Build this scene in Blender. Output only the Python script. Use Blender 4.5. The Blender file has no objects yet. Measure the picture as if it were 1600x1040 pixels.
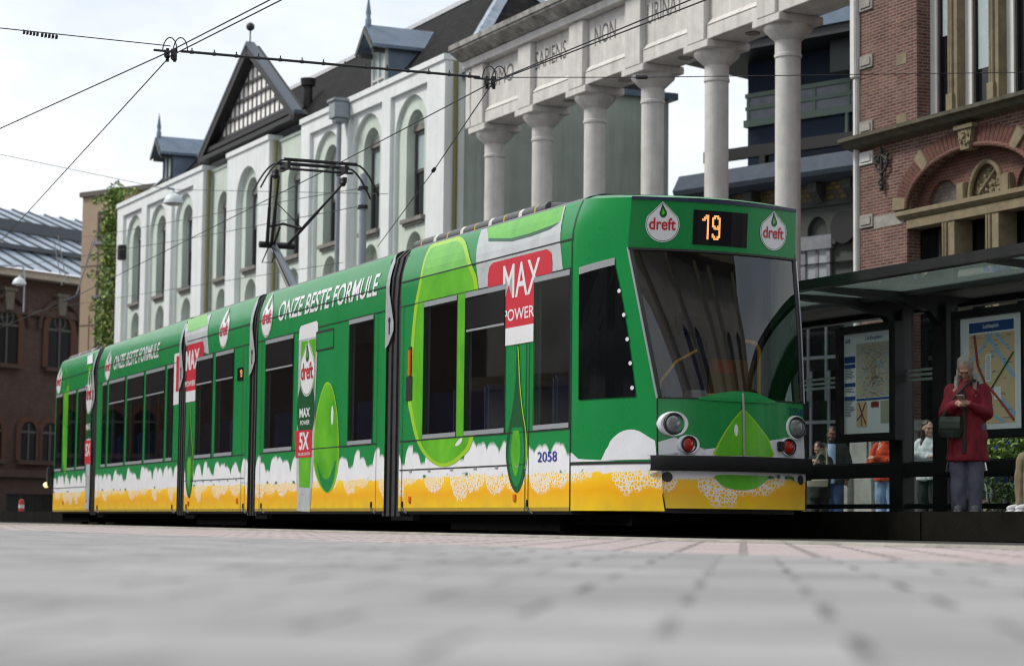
import bpy, bmesh, math, random
from math import sin, cos, pi, radians, sqrt, atan2
from mathutils import Vector, Matrix, noise
RND = random.Random(7)
SC = bpy.context.scene; COL = SC.collection
# ------------------------------------------------------------------ camera
HC = .135; FPX = 3460.0
PIT, ROL = radians(4.892), radians(.6474)
f_ = Vector((0, cos(PIT), sin(PIT))); u0 = Vector((0, -sin(PIT), cos(PIT))); x0 = Vector((1, 0, 0))
XV = x0*cos(ROL)+u0*sin(ROL); UV = u0*cos(ROL)-x0*sin(ROL)
cd = bpy.data.cameras.new('camera'); cam = bpy.data.objects.new('camera', cd); COL.objects.link(cam)
cd.sensor_width = 36; cd.lens = FPX/1600*36; cd.clip_start = .05; cd.clip_end = 3000
M = Matrix.Identity(4)
for i in range(3): M[i][0], M[i][1], M[i][2] = XV[i], UV[i], -f_[i]
M[2][3] = HC; cam.matrix_world = M
cd.dof.use_dof = True; cd.dof.focus_distance = 23.0; cd.dof.aperture_fstop = 2.7; cd.dof.aperture_blades = 0
SC.camera = cam
# ------------------------------------------------------------------ world, sun, exposure
SUN = Vector((-.86, .10, .95)).normalized()
w = bpy.data.worlds.new('World'); SC.world = w; w.use_nodes = True
nt = w.node_tree; nt.nodes.clear(); N = nt.nodes.new; L = nt.links.new
out = N('ShaderNodeOutputWorld'); sky = N('ShaderNodeTexSky'); sky.sky_type = 'NISHITA'; sky.sun_disc = False
sky.sun_elevation = math.asin(SUN.z); sky.sun_rotation = atan2(SUN.x, SUN.y)
bg = N('ShaderNodeBackground'); bg.inputs[1].default_value = .12; L(sky.outputs[0], bg.inputs[0])
cl = N('ShaderNodeBackground'); cl.inputs[1].default_value = 1.0
tc = N('ShaderNodeTexCoord'); mp = N('ShaderNodeMapping'); mp.inputs['Scale'].default_value = (1, 1, 2.2)
mp.inputs['Location'].default_value = (.3, .1, .2)
n1 = N('ShaderNodeTexNoise'); n1.inputs['Scale'].default_value = 3.2; n1.inputs['Detail'].default_value = 6; n1.inputs['Roughness'].default_value = .55
L(tc.outputs['Generated'], mp.inputs[0]); L(mp.outputs[0], n1.inputs[0])
rp = N('ShaderNodeValToRGB'); rp.color_ramp.elements[0].position = .38; rp.color_ramp.elements[1].position = .62
rp.color_ramp.elements[0].color = (.66, .74, .83, 1); rp.color_ramp.elements[1].color = (.96, .97, .98, 1)
L(n1.outputs[0], rp.inputs[0]); L(rp.outputs[0], cl.inputs[0])
r2 = N('ShaderNodeMapRange'); r2.inputs[1].default_value = .3; r2.inputs[2].default_value = .55; r2.inputs[3].default_value = .80; r2.inputs[4].default_value = 1
L(n1.outputs[0], r2.inputs[0])
mx = N('ShaderNodeMixShader'); L(r2.outputs[0], mx.inputs[0]); L(bg.outputs[0], mx.inputs[1]); L(cl.outputs[0], mx.inputs[2]); L(mx.outputs[0], out.inputs[0])
sl = bpy.data.lights.new('sun', 'SUN'); sl.energy = 2.6; sl.angle = radians(12); sl.color = (1, .95, .88)
so = bpy.data.objects.new('sun', sl); COL.objects.link(so); so.rotation_euler = (-SUN).to_track_quat('-Z', 'Y').to_euler()
SC.view_settings.view_transform = 'Standard'; SC.view_settings.look = 'None'
SC.view_settings.exposure = 0.25; SC.view_settings.gamma = 1.0
SC.cycles.filter_width = 1.15
# ------------------------------------------------------------------ helpers
CO = Vector((0, 0, HC))
def ray(u, v): return f_ + XV*((u-800)/FPX) + UV*((520-v)/FPX)
class Fr:                                   # a frame: x runs right along a wall, y into it, z up
    def __init__(s, o, yaw):
        s.o = Vector(o); s.yaw = yaw; t = radians(yaw)
        s.x = Vector((sin(t), -cos(t), 0)); s.y = Vector((cos(t), sin(t), 0))
    def w(s, p): return s.o + s.x*p[0] + s.y*p[1] + Vector((0, 0, p[2]))
    def inv(s, q): r = Vector(q)-s.o; return Vector((r.dot(s.x), r.dot(s.y), r.z))
    def hit(s, u, v, y=0.):
        r = ray(u, v); k = ((s.o-CO).dot(s.y)+y)/r.dot(s.y); p = s.inv(CO+r*k); return p.x, p.z
    def hitx(s, u, v, x=0.):
        r = ray(u, v); k = ((s.o-CO).dot(s.x)+x)/r.dot(s.x); p = s.inv(CO+r*k); return p.y, p.z
    def at(s, x, y=0., z=0.): return Fr(s.w((x, y, z)), s.yaw)
def LS(l, s_, yaw): t = radians(yaw); return Vector((cos(t)*l-sin(t)*s_, sin(t)*l+cos(t)*s_, 0))
WORLD = Fr((0, 0, 0), 90)
class MB:
    def __init__(s): s.v = []; s.f = []; s.m = []; s.cm = 0
    def add(s, vs, fs):
        o = len(s.v); s.v += [tuple(v) for v in vs]
        for f in fs: s.f.append([i+o for i in f]); s.m.append(s.cm)
        return s
    def box(s, x0, x1, y0, y1, z0, z1):
        return s.add([(x, y, z) for z in (z0, z1) for y in (y0, y1) for x in (x0, x1)],
                     [(0, 2, 3, 1), (4, 5, 7, 6), (0, 1, 5, 4), (2, 6, 7, 3), (0, 4, 6, 2), (1, 3, 7, 5)])
    def prism(s, pts, y0, y1):              # polygon in x,z pushed along y
        n = len(pts)
        return s.add([(x, y0, z) for x, z in pts]+[(x, y1, z) for x, z in pts],
                     [list(range(n)), list(range(2*n-1, n-1, -1))]+[(i, i+n, (i+1) % n+n, (i+1) % n) for i in range(n)])
    def prismx(s, pts, xa, xb):             # polygon in y,z pushed along x
        n = len(pts)
        return s.add([(xa, y, z) for y, z in pts]+[(xb, y, z) for y, z in pts],
                     [list(range(n)), list(range(2*n-1, n-1, -1))]+[(i, i+n, (i+1) % n+n, (i+1) % n) for i in range(n)])
    def quad(s, *p): return s.add(p, [tuple(range(len(p)))])
    def cyl(s, a, b, r, r1=None, n=12, caps=True):
        r1 = r if r1 is None else r1; a = Vector(a); b = Vector(b); d = (b-a).normalized()
        e = d.orthogonal().normalized(); g = d.cross(e); vs = []
        for p, rr in ((a, r), (b, r1)): vs += [p+(e*cos(2*pi*i/n)+g*sin(2*pi*i/n))*rr for i in range(n)]
        fs = [(i, (i+1) % n, (i+1) % n+n, i+n) for i in range(n)]
        if caps: fs += [list(range(n-1, -1, -1)), list(range(n, 2*n))]
        return s.add(vs, fs)
    def tube(s, pts, r, n=8):
        pts = [Vector(p) for p in pts]; vs = []; up = None
        for i, p in enumerate(pts):
            d = (pts[min(i+1, len(pts)-1)]-pts[max(i-1, 0)]).normalized()
            e = d.orthogonal().normalized() if up is None else (up-d*up.dot(d)).normalized()
            up = e; g = d.cross(e); rr = r[i] if isinstance(r, (list, tuple)) else r
            vs += [p+(e*cos(2*pi*k/n)+g*sin(2*pi*k/n))*rr for k in range(n)]
        fs = [(i*n+k, i*n+(k+1) % n, (i+1)*n+(k+1) % n, (i+1)*n+k) for i in range(len(pts)-1) for k in range(n)]
        return s.add(vs, fs+[list(range(n-1, -1, -1)), list(range(len(vs)-n, len(vs)))])
    def lathe(s, prof, c=(0, 0), n=24):
        vs = [(c[0]+r*cos(2*pi*k/n), c[1]+r*sin(2*pi*k/n), z) for r, z in prof for k in range(n)]
        m = len(prof); fs = [(i*n+k, i*n+(k+1) % n, (i+1)*n+(k+1) % n, (i+1)*n+k) for i in range(m-1) for k in range(n)]
        return s.add(vs, fs+[list(range(n-1, -1, -1)), list(range((m-1)*n, m*n))])
    def ball(s, c, r, n=12, sx=1, sy=1, sz=1):
        m = n//2+1; vs = []
        for i in range(m+1):
            a = pi*i/m
            vs += [(c[0]+sx*r*sin(a)*cos(2*pi*k/n), c[1]+sy*r*sin(a)*sin(2*pi*k/n), c[2]-sz*r*cos(a)) for k in range(n)]
        return s.add(vs, [(i*n+k, i*n+(k+1) % n, (i+1)*n+(k+1) % n, (i+1)*n+k) for i in range(m) for k in range(n)])
    def grid(s, fn, us, vs_):
        nu, nv = len(us), len(vs_)
        return s.add([fn(a, b) for b in vs_ for a in us], [(j*nu+i, j*nu+i+1, (j+1)*nu+i+1, (j+1)*nu+i) for j in range(nv-1) for i in range(nu-1)])
    def holes(s, outer, inner, y0, y1):     # plate in x,z with holes
        cu = bpy.data.curves.new('tmp', 'CURVE'); cu.dimensions = '2D'; cu.fill_mode = 'BOTH'; cu.extrude = abs(y1-y0)/2
        for P in [outer]+list(inner):
            sp = cu.splines.new('POLY'); sp.points.add(len(P)-1); sp.use_cyclic_u = True
            for q, (x, z) in zip(sp.points, P): q.co = (x, z, 0, 1)
        o = bpy.data.objects.new('tmp', cu); me = o.to_mesh(); ym = (y0+y1)/2
        s.add([(q.co.x, ym-q.co.z, q.co.y) for q in me.vertices], [list(p.vertices) for p in me.polygons])
        o.to_mesh_clear(); bpy.data.objects.remove(o); bpy.data.curves.remove(cu); return s
    def build(s, name, mat, parent=None, fr=None, root=None, smooth=False, bevel=0., merge=False):
        vs = s.v
        if fr is not None and root is not None and fr is not root: vs = [tuple(root.inv(fr.w(p))) for p in vs]
        me = bpy.data.meshes.new(name); me.from_pydata(vs, [], s.f)
        for m in (mat if isinstance(mat, (list, tuple)) else [mat]): me.materials.append(m)
        for p, i in zip(me.polygons, s.m): p.material_index = i
        bm = bmesh.new(); bm.from_mesh(me)
        if merge: bmesh.ops.remove_doubles(bm, verts=bm.verts, dist=1e-4)
        bmesh.ops.recalc_face_normals(bm, faces=bm.faces)
        if bevel:
            bmesh.ops.remove_doubles(bm, verts=bm.verts, dist=1e-5)
            ed = [e for e in bm.edges if len(e.link_faces) == 2 and e.calc_face_angle(0) > .6]
            bmesh.ops.bevel(bm, geom=ed, offset=bevel, segments=2, affect='EDGES', clamp_overlap=True)
        bm.to_mesh(me); bm.free()
        if smooth:
            for p in me.polygons: p.use_smooth = True
            me.set_sharp_from_angle(angle=radians(40))
        o = bpy.data.objects.new(name, me); COL.objects.link(o)
        if parent is not None: o.parent = parent
        elif root is not None: o.location = root.o; o.rotation_euler = (0, 0, radians(root.yaw-90))
        return o
def tag(o, label=None, cat=None, group=None, kind=None):
    for k, v in (('label', label), ('category', cat), ('group', group), ('kind', kind)):
        if v: o[k] = v
    return o
def thing(name, fr, label, cat, group=None):
    o = bpy.data.objects.new(name, None); COL.objects.link(o); o.empty_display_size = .2
    o.location = fr.o; o.rotation_euler = (0, 0, radians(fr.yaw-90)); return tag(o, label, cat, group)
# ------------------------------------------------------------------ materials
def mat(name, c, rough=.6, metal=0., var=.0, vs=4., bump=0., bs=40., coat=0., spec=.5, emit=None, es=1., c2=None, streak=0., bd=4):
    m = bpy.data.materials.new(name); m.use_nodes = True; t = m.node_tree; b = t.nodes['Principled BSDF']
    b.inputs['Base Color'].default_value = (*c, 1); b.inputs['Roughness'].default_value = rough; b.inputs['Metallic'].default_value = metal
    b.inputs['Coat Weight'].default_value = coat; b.inputs['Coat Roughness'].default_value = .06; b.inputs['Specular IOR Level'].default_value = spec
    if emit: b.inputs['Emission Color'].default_value = (*emit, 1); b.inputs['Emission Strength'].default_value = es
    if var or bump or streak:
        tc = t.nodes.new('ShaderNodeTexCoord')
    if var:
        n = t.nodes.new('ShaderNodeTexNoise'); n.inputs['Scale'].default_value = vs; n.inputs['Detail'].default_value = 7; n.inputs['Roughness'].default_value = .65
        t.links.new(tc.outputs['Object'], n.inputs[0])
        r = t.nodes.new('ShaderNodeValToRGB'); e = r.color_ramp.elements; e[0].position = .3; e[1].position = .72
        d = c2 if c2 else tuple(x*(1-var) for x in c); e[0].color = (*d, 1); e[1].color = (*(tuple(min(1, x*(1+var*.5)) for x in c) if not c2 else c), 1)
        t.links.new(n.outputs[0], r.inputs[0]); 
        if streak:                           # rain streaks and soot running down the face
            mp = t.nodes.new('ShaderNodeMapping'); mp.inputs['Scale'].default_value = (3.5, 3.5, .22); t.links.new(tc.outputs['Object'], mp.inputs[0]); ns = t.nodes.new('ShaderNodeTexNoise'); ns.inputs['Scale'].default_value = 1.; ns.inputs['Detail'].default_value = 8; ns.inputs['Roughness'].default_value = .7
            t.links.new(mp.outputs[0], ns.inputs[0]); rg = t.nodes.new('ShaderNodeMapRange'); rg.inputs[1].default_value = .35; rg.inputs[2].default_value = .68; rg.inputs[3].default_value = 1.06; rg.inputs[4].default_value = 1-streak; t.links.new(ns.outputs[0], rg.inputs[0])
            vm = t.nodes.new('ShaderNodeVectorMath'); vm.operation = 'SCALE'; t.links.new(r.outputs[0], vm.inputs[0]); t.links.new(rg.outputs[0], vm.inputs['Scale']); t.links.new(vm.outputs[0], b.inputs['Base Color'])
        else: t.links.new(r.outputs[0], b.inputs['Base Color'])
        mr = t.nodes.new('ShaderNodeMapRange'); mr.inputs[3].default_value = max(0, rough-.1); mr.inputs[4].default_value = min(1, rough+.12)
        t.links.new(n.outputs[0], mr.inputs[0]); t.links.new(mr.outputs[0], b.inputs['Roughness'])
    if bump:
        n2 = t.nodes.new('ShaderNodeTexNoise'); n2.inputs['Scale'].default_value = bs; n2.inputs['Detail'].default_value = bd
        t.links.new(tc.outputs['Object'], n2.inputs[0]); bp = t.nodes.new('ShaderNodeBump'); bp.inputs['Strength'].default_value = bump; bp.inputs['Distance'].default_value = .02
        t.links.new(n2.outputs[0], bp.inputs['Height']); t.links.new(bp.outputs[0], b.inputs['Normal'])
    return m
def brick(name, c1, c2, mortar, bw=.22, bh=.062, ms=.008, off=.5, rough=.85, mode='wall', rot=0., var=.35, bump=.4, spec=.4, vsc=1.3, broken=False, loc=0.):
    m = bpy.data.materials.new(name); m.use_nodes = True; t = m.node_tree; b = t.nodes['Principled BSDF']; nn = t.nodes.new; l = t.links.new
    tc = nn('ShaderNodeTexCoord'); v = tc.outputs['Object']
    if mode == 'wall':
        sx = nn('ShaderNodeSeparateXYZ'); l(v, sx.inputs[0]); ad = nn('ShaderNodeMath'); ad.operation = 'ADD'; l(sx.outputs[0], ad.inputs[0]); l(sx.outputs[1], ad.inputs[1])
        cb = nn('ShaderNodeCombineXYZ'); l(ad.outputs[0], cb.inputs[0]); l(sx.outputs[2], cb.inputs[1]); v2 = cb.outputs[0]
    else:
        mp = nn('ShaderNodeMapping'); mp.inputs['Rotation'].default_value = (0, 0, rot); mp.inputs['Location'].default_value = (loc, 0, 0); l(v, mp.inputs[0]); v2 = mp.outputs[0]
    bt = nn('ShaderNodeTexBrick'); bt.offset = off; l(v2, bt.inputs['Vector'])
    bt.inputs['Color1'].default_value = (*c1, 1); bt.inputs['Color2'].default_value = (*c2, 1); bt.inputs['Mortar'].default_value = (*mortar, 1)
    bt.inputs['Scale'].default_value = 1; bt.inputs['Brick Width'].default_value = bw; bt.inputs['Row Height'].default_value = bh; bt.inputs['Mortar Size'].default_value = ms
    bt.inputs['Mortar Smooth'].default_value = .15; bt.inputs['Bias'].default_value = -.1
    n = nn('ShaderNodeTexNoise'); n.inputs['Scale'].default_value = vsc; n.inputs['Detail'].default_value = 8; n.inputs['Roughness'].default_value = .7; l(v, n.inputs[0])
    mr = nn('ShaderNodeMapRange'); mr.inputs[1].default_value = .25; mr.inputs[2].default_value = .75; mr.inputs[3].default_value = 1-var; mr.inputs[4].default_value = 1+var*.4; l(n.outputs[0], mr.inputs[0])
    mu = nn('ShaderNodeVectorMath'); mu.operation = 'SCALE'; l(bt.outputs['Color'], mu.inputs[0]); l(mr.outputs[0], mu.inputs['Scale']); l(mu.outputs[0], b.inputs['Base Color'])
    b.inputs['Roughness'].default_value = rough; b.inputs['Specular IOR Level'].default_value = spec
    if broken:                               # joints filled with grit in places
        n3 = nn('ShaderNodeTexNoise'); n3.inputs['Scale'].default_value = 2.2; n3.inputs['Detail'].default_value = 5; l(v, n3.inputs[0])
        m3 = nn('ShaderNodeMapRange'); m3.inputs[1].default_value = .42; m3.inputs[2].default_value = .60; l(n3.outputs[0], m3.inputs[0])
        x3 = nn('ShaderNodeMix'); x3.data_type = 'RGBA'; l(m3.outputs[0], x3.inputs[0]); x3.inputs[6].default_value = (*[q*.8 for q in c1], 1); x3.inputs[7].default_value = (*mortar, 1); l(x3.outputs[2], bt.inputs['Mortar'])
    bp = nn('ShaderNodeBump'); bp.invert = True; bp.inputs['Strength'].default_value = bump; bp.inputs['Distance'].default_value = .01; l(bt.outputs['Fac'], bp.inputs['Height']); l(bp.outputs[0], b.inputs['Normal'])
    return m
def glass(name, tint, amt, rough=.03, boost=1.0, milky=None):
    m = bpy.data.materials.new(name); m.use_nodes = True; t = m.node_tree; t.nodes.clear(); nn = t.nodes.new; l = t.links.new
    o = nn('ShaderNodeOutputMaterial'); tr = nn('ShaderNodeBsdfTransparent'); tr.inputs[0].default_value = (*tint, 1)
    gl = nn('ShaderNodeBsdfGlossy'); gl.inputs['Roughness'].default_value = rough; gl.inputs[0].default_value = (.95, .97, 1, 1)
    fr = nn('ShaderNodeFresnel'); ge = nn('ShaderNodeNewGeometry'); mi = nn('ShaderNodeMapRange'); mi.inputs[3].default_value = 1.5; mi.inputs[4].default_value = 1/1.5; l(ge.outputs['Backfacing'], mi.inputs[0]); l(mi.outputs[0], fr.inputs[0]); mu = nn('ShaderNodeMath'); mu.operation = 'MULTIPLY'; mu.inputs[1].default_value = boost; mu.use_clamp = True; l(fr.outputs[0], mu.inputs[0])
    mx = nn('ShaderNodeMixShader'); l(mu.outputs[0], mx.inputs[0])
    if milky:
        tl = nn('ShaderNodeBsdfTranslucent'); tl.inputs[0].default_value = (*milky, 1); ns = nn('ShaderNodeTexNoise'); ns.inputs['Scale'].default_value = 2.5; ns.inputs['Detail'].default_value = 6
        rg = nn('ShaderNodeMapRange'); rg.inputs[1].default_value = .3; rg.inputs[2].default_value = .7; rg.inputs[3].default_value = .25; rg.inputs[4].default_value = .6; l(ns.outputs[0], rg.inputs[0])
        m2 = nn('ShaderNodeMixShader'); l(rg.outputs[0], m2.inputs[0]); l(tr.outputs[0], m2.inputs[1]); l(tl.outputs[0], m2.inputs[2]); l(m2.outputs[0], mx.inputs[1])
    else: l(tr.outputs[0], mx.inputs[1])
    l(gl.outputs[0], mx.inputs[2]); l(mx.outputs[0], o.inputs[0]); return m
def arch(cx, w, z0, zs, zt, n=14):           # arched opening outline: width w, foot z0, spring zs, apex zt
    h = w/2; return [(cx-h, z0), (cx+h, z0)]+[(cx+h*cos(pi*i/n), zs+(zt-zs)*sin(pi*i/n)) for i in range(n+1)]
def rect(a, b, c, d): return [(a, c), (b, c), (b, d), (a, d)]
# ------------------------------------------------------------------ ground
m_asph = mat('asphalt', (.17, .175, .18), .85, var=.3, vs=3., bump=.25, bs=60)
m_track = mat('track_concrete', (.20, .205, .21), .8, var=.35, vs=2.2, bump=.2, bs=50)
m_pink = brick('pink_pavers', (.44, .365, .36), (.53, .45, .445), (.07, .06, .06), .62, .29, .026, .5, .8, 'flat', radians(-59), .22, .3, vsc=.9)
m_slab = brick('grey_pavers', (.285, .281, .286), (.375, .370, .374), (.045, .044, .045),   .42, .50, .0115, .5, .85, 'flat', radians(-59), .42, .35, vsc=1.6, broken=True, loc=.09)
G = Fr((0, 0, 0), 25.0)
def sheet(name, x0, x1, y0, y1, z, m):
    b = MB(); b.quad((x0, y0, z), (x1, y0, z), (x1, y1, z), (x0, y1, z)); return tag(b.build(name, m, root=G), kind='structure')
def strip(name, m, x0, x1, y0, y1, z):
    b = MB(); b.grid(lambda a, c: (a, c, z), [x0+(x1-x0)*i/24 for i in range(25)], [y0+(y1-y0)*i/6 for i in range(7)]); return tag(b.build(name, m, root=G), kind='structure')
sheet('ground', -900, 900, -900, 900, 0, m_asph)
strip('track', m_track, -140, 60, 8.55, 10.15, .004)
strip('trackbed_shadow', mat('shadow_dark_ground', (.035, .034, .032), .9, var=.4, vs=4., bump=.4, bs=40), -140, 60, 10.15, 12.83, .004)  # shadow below the tram, painted as a darker colour on this strip
strip('kerb_pavers', m_pink, -120, 40, 4.85, 8.55, .008)
strip('pavement', m_slab, -120, 40, -25, 4.85, .012)
b = MB(); b.box(-120, 40, 8.48, 8.62, .001, .03); tag(b.build('kerb', mat('kerb_concrete', (.42, .41, .37), .85, var=.3, vs=3.), root=G, bevel=.008), kind='structure')
b = MB()
for y in (10.35, 11.95):
    for q in (0, .075): b.box(-120, 50, y+q, y+q+.045, .002, .009)
tag(b.build('rails', mat('rail_steel', (.3, .3, .3), .35, .9), root=G), kind='structure')
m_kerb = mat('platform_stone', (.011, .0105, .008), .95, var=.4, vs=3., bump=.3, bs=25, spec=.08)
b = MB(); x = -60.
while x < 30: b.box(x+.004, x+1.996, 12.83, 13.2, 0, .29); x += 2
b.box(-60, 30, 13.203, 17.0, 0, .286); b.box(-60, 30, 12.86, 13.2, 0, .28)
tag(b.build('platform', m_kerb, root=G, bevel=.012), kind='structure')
m_side = brick('sidewalk_pavers', (.2, .19, .18), (.26, .24, .22), (.08, .08, .08), .2, .1, .006, .5, .85, 'flat', 0, .3, .3)
sheet('sidewalk', -140, 60, 18.5, 24, .06, m_side); 
# ------------------------------------------------------------------ white rendered building
W0 = Fr(LS(24, 0, 25.4), 25.4); WB = W0.at(-55.)
m_white = mat('white_render', (.68, .71, .705), .8, var=.10, vs=1.1, bump=.12, bs=18, streak=.09)
m_pale = mat('pale_green_render', (.53, .59, .53), .8, var=.12, vs=.9, bump=.12, bs=18, streak=.10)
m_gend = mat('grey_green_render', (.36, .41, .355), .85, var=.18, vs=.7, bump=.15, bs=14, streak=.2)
m_dkfr = mat('dark_window_frame', (.06, .06, .055), .5)
m_lint = mat('weathered_lintel', (.20, .19, .17), .8, var=.3, vs=6)
m_pane = mat('dark_window_glass', (.02, .024, .028), .06, spec=.6)
m_blind = mat('pale_window_blind', (.38, .45, .46), .25, var=.12, vs=3)
m_olive = mat('olive_downpipe', (.17, .165, .06), .6)
m_slate = brick('roof_slate', (.012, .0115, .012), (.022, .0205, .021), (.008, .008, .008), .28, .2, .02, .5, .75, 'wall', 0, .4, .8, spec=.08)
m_zinc = mat('zinc', (.15, .20, .27), .42, .35, var=.25, vs=2.5)
m_lead = mat('lead_flashing', (.30, .35, .42), .5, .2, var=.45, vs=5., bump=.5, bs=9)
m_black = mat('black_timber', (.018, .016, .016), .6, var=.3, vs=5)
m_ridge = mat('ridge_cap', (.33, .33, .35), .7, var=.3, vs=8)
wb = thing('arcaded_building', WB, 'long white building with tall arched window niches and black slate roof', 'building')
def pl(name, m, **k):
    return lambda b: b.build(name, m, wb, **k)
bw = MB(); bp_ = MB()
nich = []
def bay(cx, y0, lower=True, w=1.31): nich.append((cx, y0, w))
blocks = [(-33.42, -21.85, [-31.2, -27.8, -24.4]), (-11.5, 0., [-9.35, -5.95, -2.6])]
for xa, xb, cs in blocks:
    bw.holes(rect(xa, xb, 0, 12.8), [rect(c-1.345, c+1.345, .4, 12.385) for c in cs], 0, .117)
    bw.holes(rect(xa+.3, xb-.3, .01, 12.7), [arch(c-.05, 2.39, .41, 11.12, 12.26) for c in cs], .12, .237)
    bp_.holes(rect(xa+.3, xb-.3, .02, 12.6), [arch(c, 1.31, 8.73, 11.19, 11.84) for c in cs]+[arch(c, 1.2, 4.4, 7.72, 8.34) for c in cs], .24, .56)
    for c in cs: bay(c, .24)
    bw.box(xa-.03, xb+.03, -.06, .45, 12.78, 12.95)
    bw.box(xb-.28, xb, .12, .6, 0, 12.78); bw.box(xa, xa+.28, .12, .6, 0, 12.78)
xa, xb, c = -19.05, -14.6, -16.85
bw.holes(rect(xa, xb, 0, 12.8), [arch(c, 2.3, .4, 11.05, 12.2)], 0, .197)
bp_.holes(rect(xa+.3, xb-.3, .02, 12.6), [arch(c, 1.31, 8.73, 11.19, 11.84), arch(c, 1.2, 4.4, 7.72, 8.34)], .2, .56); bay(c, .2)
bw.box(xa-.03, xb+.03, -.06, .45, 12.78, 12.95); bw.box(xb-.28, xb, .2, .6, 0, 12.78); bw.box(xa, xa+.28, .2, .6, 0, 12.78)
for xa, xb, c in [(-21.85, -19.05, -20.55), (-14.6, -11.5, -13.05)]:
    bp_.holes(rect(xa+.003, xb-.003, 0, 12.7), [arch(c, 1.31, 8.73, 11.19, 11.84), arch(c, 1.2, 4.4, 7.72, 8.34)], .36, .66); bay(c, .36)
    bp_.box(xa+.004, xb-.004, .32, .7, 12.7, 12.8)
bp_.box(-33.2, -.25, .8, .9, 0, 12.7)
bp_.build('recessed_wall', m_pale, wb); bw.build('wall', m_white, wb, bevel=.015)
b = MB(); b.box(-.2, 0., .605, 7.03, 0, 12.45); b.box(-33.4, -.2, 6.9, 7.03, 0, 12.4); b.box(-33.4, -33.2, .605, 6.9, 0, 12.4); b.build('end_wall', m_gend, wb)
b = MB(); b.box(-33.4, .12, 6.9, 7.28, 12.3, 12.5); b.box(.0, .14, .5, 6.9, 12.3, 12.47); b.build('gutter', m_zinc, wb)
for xx, yy in ((-21.78, .2), (-14.5, .2), (.07, .3)):
    b = MB(); b.cyl((xx, yy, 0), (xx, yy, 12.75), .065); b.build('downpipe', m_olive, wb, smooth=True)
for c, y0, w_ in nich:
    for (zs, zl, ww) in ((8.73, 11.3, 1.31), (4.4, 7.45, 1.2)):
        y = y0+.26; h = ww/2
        b = MB(); b.box(c-h, c-h+.12, y, y+.1, zs, zl); b.box(c+h-.12, c+h, y, y+.1, zs, zl); b.box(c-h, c+h, y+.001, y+.099, zl-.1, zl); b.box(c-h, c+h, y+.002, y+.1, zs, zs+.1)
        zm = zs+(zl-zs)*.55; b.box(c-h+.1, c+h-.1, y+.012, y+.09, zm-.05, zm+.05); b.box(c-.03+.12, c+.03+.12, y+.02, y+.09, zs+.05, zm)
        wn = b.build('window', m_dkfr, wb)
        b = MB(); b.box(c-h+.11, c+h-.11, y+.05, y+.06, zs+.08, zm); b.build('lower_pane', m_pane, wn)
        b = MB(); b.box(c-h+.11, c+h-.11, y+.045, y+.055, zm, zl-.08); b.build('upper_pane', m_blind if zs > 8 else m_pane, wn)
        b = MB(); b.box(c-h-.02, c+h+.02, y-.06, y+.12, zl, zl+.16); b.build('lintel', m_lint, wn)
        b = MB(); b.box(c-h-.12, c+h+.12, y0-.14, y0+.3, zs-.12, zs); b.box(c-h-.06, c+h+.06, y0-.08, y0-.002, zs-.2, zs-.123); b.build('sill', m_lint, wn)
        b = MB(); b.prism([(c-h, zl+.16), (c+h, zl+.16)]+[(c+h*cos(pi*i/12), zs+2.46+.68*sin(pi*i/12)) if zs > 8 else (c+h*cos(pi*i/12), 7.7+.66*sin(pi*i/12)) for i in range(13)], y+.02, y+.1); b.build('niche_head', m_pale, wb)
# roof: hipped, ridge at y 3.5
ZR, YR = 16.2, 3.5; XE = WB.hit(800, -8, 3.5)[0]; e0 = 12.75
b = MB(); A = [(-33.6, .5, e0), (.0, .5, e0), (.0, 7.0, e0-.3), (-33.6, 7.0, e0-.3)]; r0 = (-30.5, YR, ZR); r1 = (XE, YR, ZR)
b.quad(A[0], A[1], r1, r0); b.quad(A[1], A[2], r1); b.quad(A[2], A[3], r0, r1); b.quad(A[3], A[0], r0)
roof = b.build('roof', m_slate, wb)
for P, Q, r in ((A[1], r1, .22), (r1, A[2], .2), (A[0], r0, .2)):
    b = MB(); P, Q = Vector(P)+Vector((0, -.02, .03)), Vector(Q)+Vector((0, -.02, .03)); d = (Q-P).normalized(); s_ = d.cross(Vector((0, 0, 1))).normalized()
    n_ = 14; pts = [P.lerp(Q, i/n_) for i in range(n_+1)]
    b.add([p+s_*(-r*(1+.1*RND.random()))-Vector((0, 0, r*.75)) for p in pts]+[p+Vector((0, 0, .03)) for p in pts]+[p+s_*(r*(1+.1*RND.random()))-Vector((0, 0, r*.75)) for p in pts],
          [(k*(n_+1)+i, k*(n_+1)+i+1, (k+1)*(n_+1)+i+1, (k+1)*(n_+1)+i) for k in (0, 1) for i in range(n_)])
    b.build('hip_flashing', m_lead, roof)
b = MB(); b.prismx([(YR-.16, ZR-.14), (YR, ZR+.09), (YR+.16, ZR-.14)], r0[0], r1[0]); b.build('ridge_tiles', m_ridge, roof)
b = MB(); vx, vz = WB.hit(481, 150, 1.9); b.cyl((vx, 1.9, vz-.4), (vx, 1.9, vz+.35), .16); b.cyl((vx, 1.9, vz+.35), (vx, 1.9, vz+.6), .24, .27); b.build('vent_pipe', m_black, roof, smooth=True)
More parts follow.
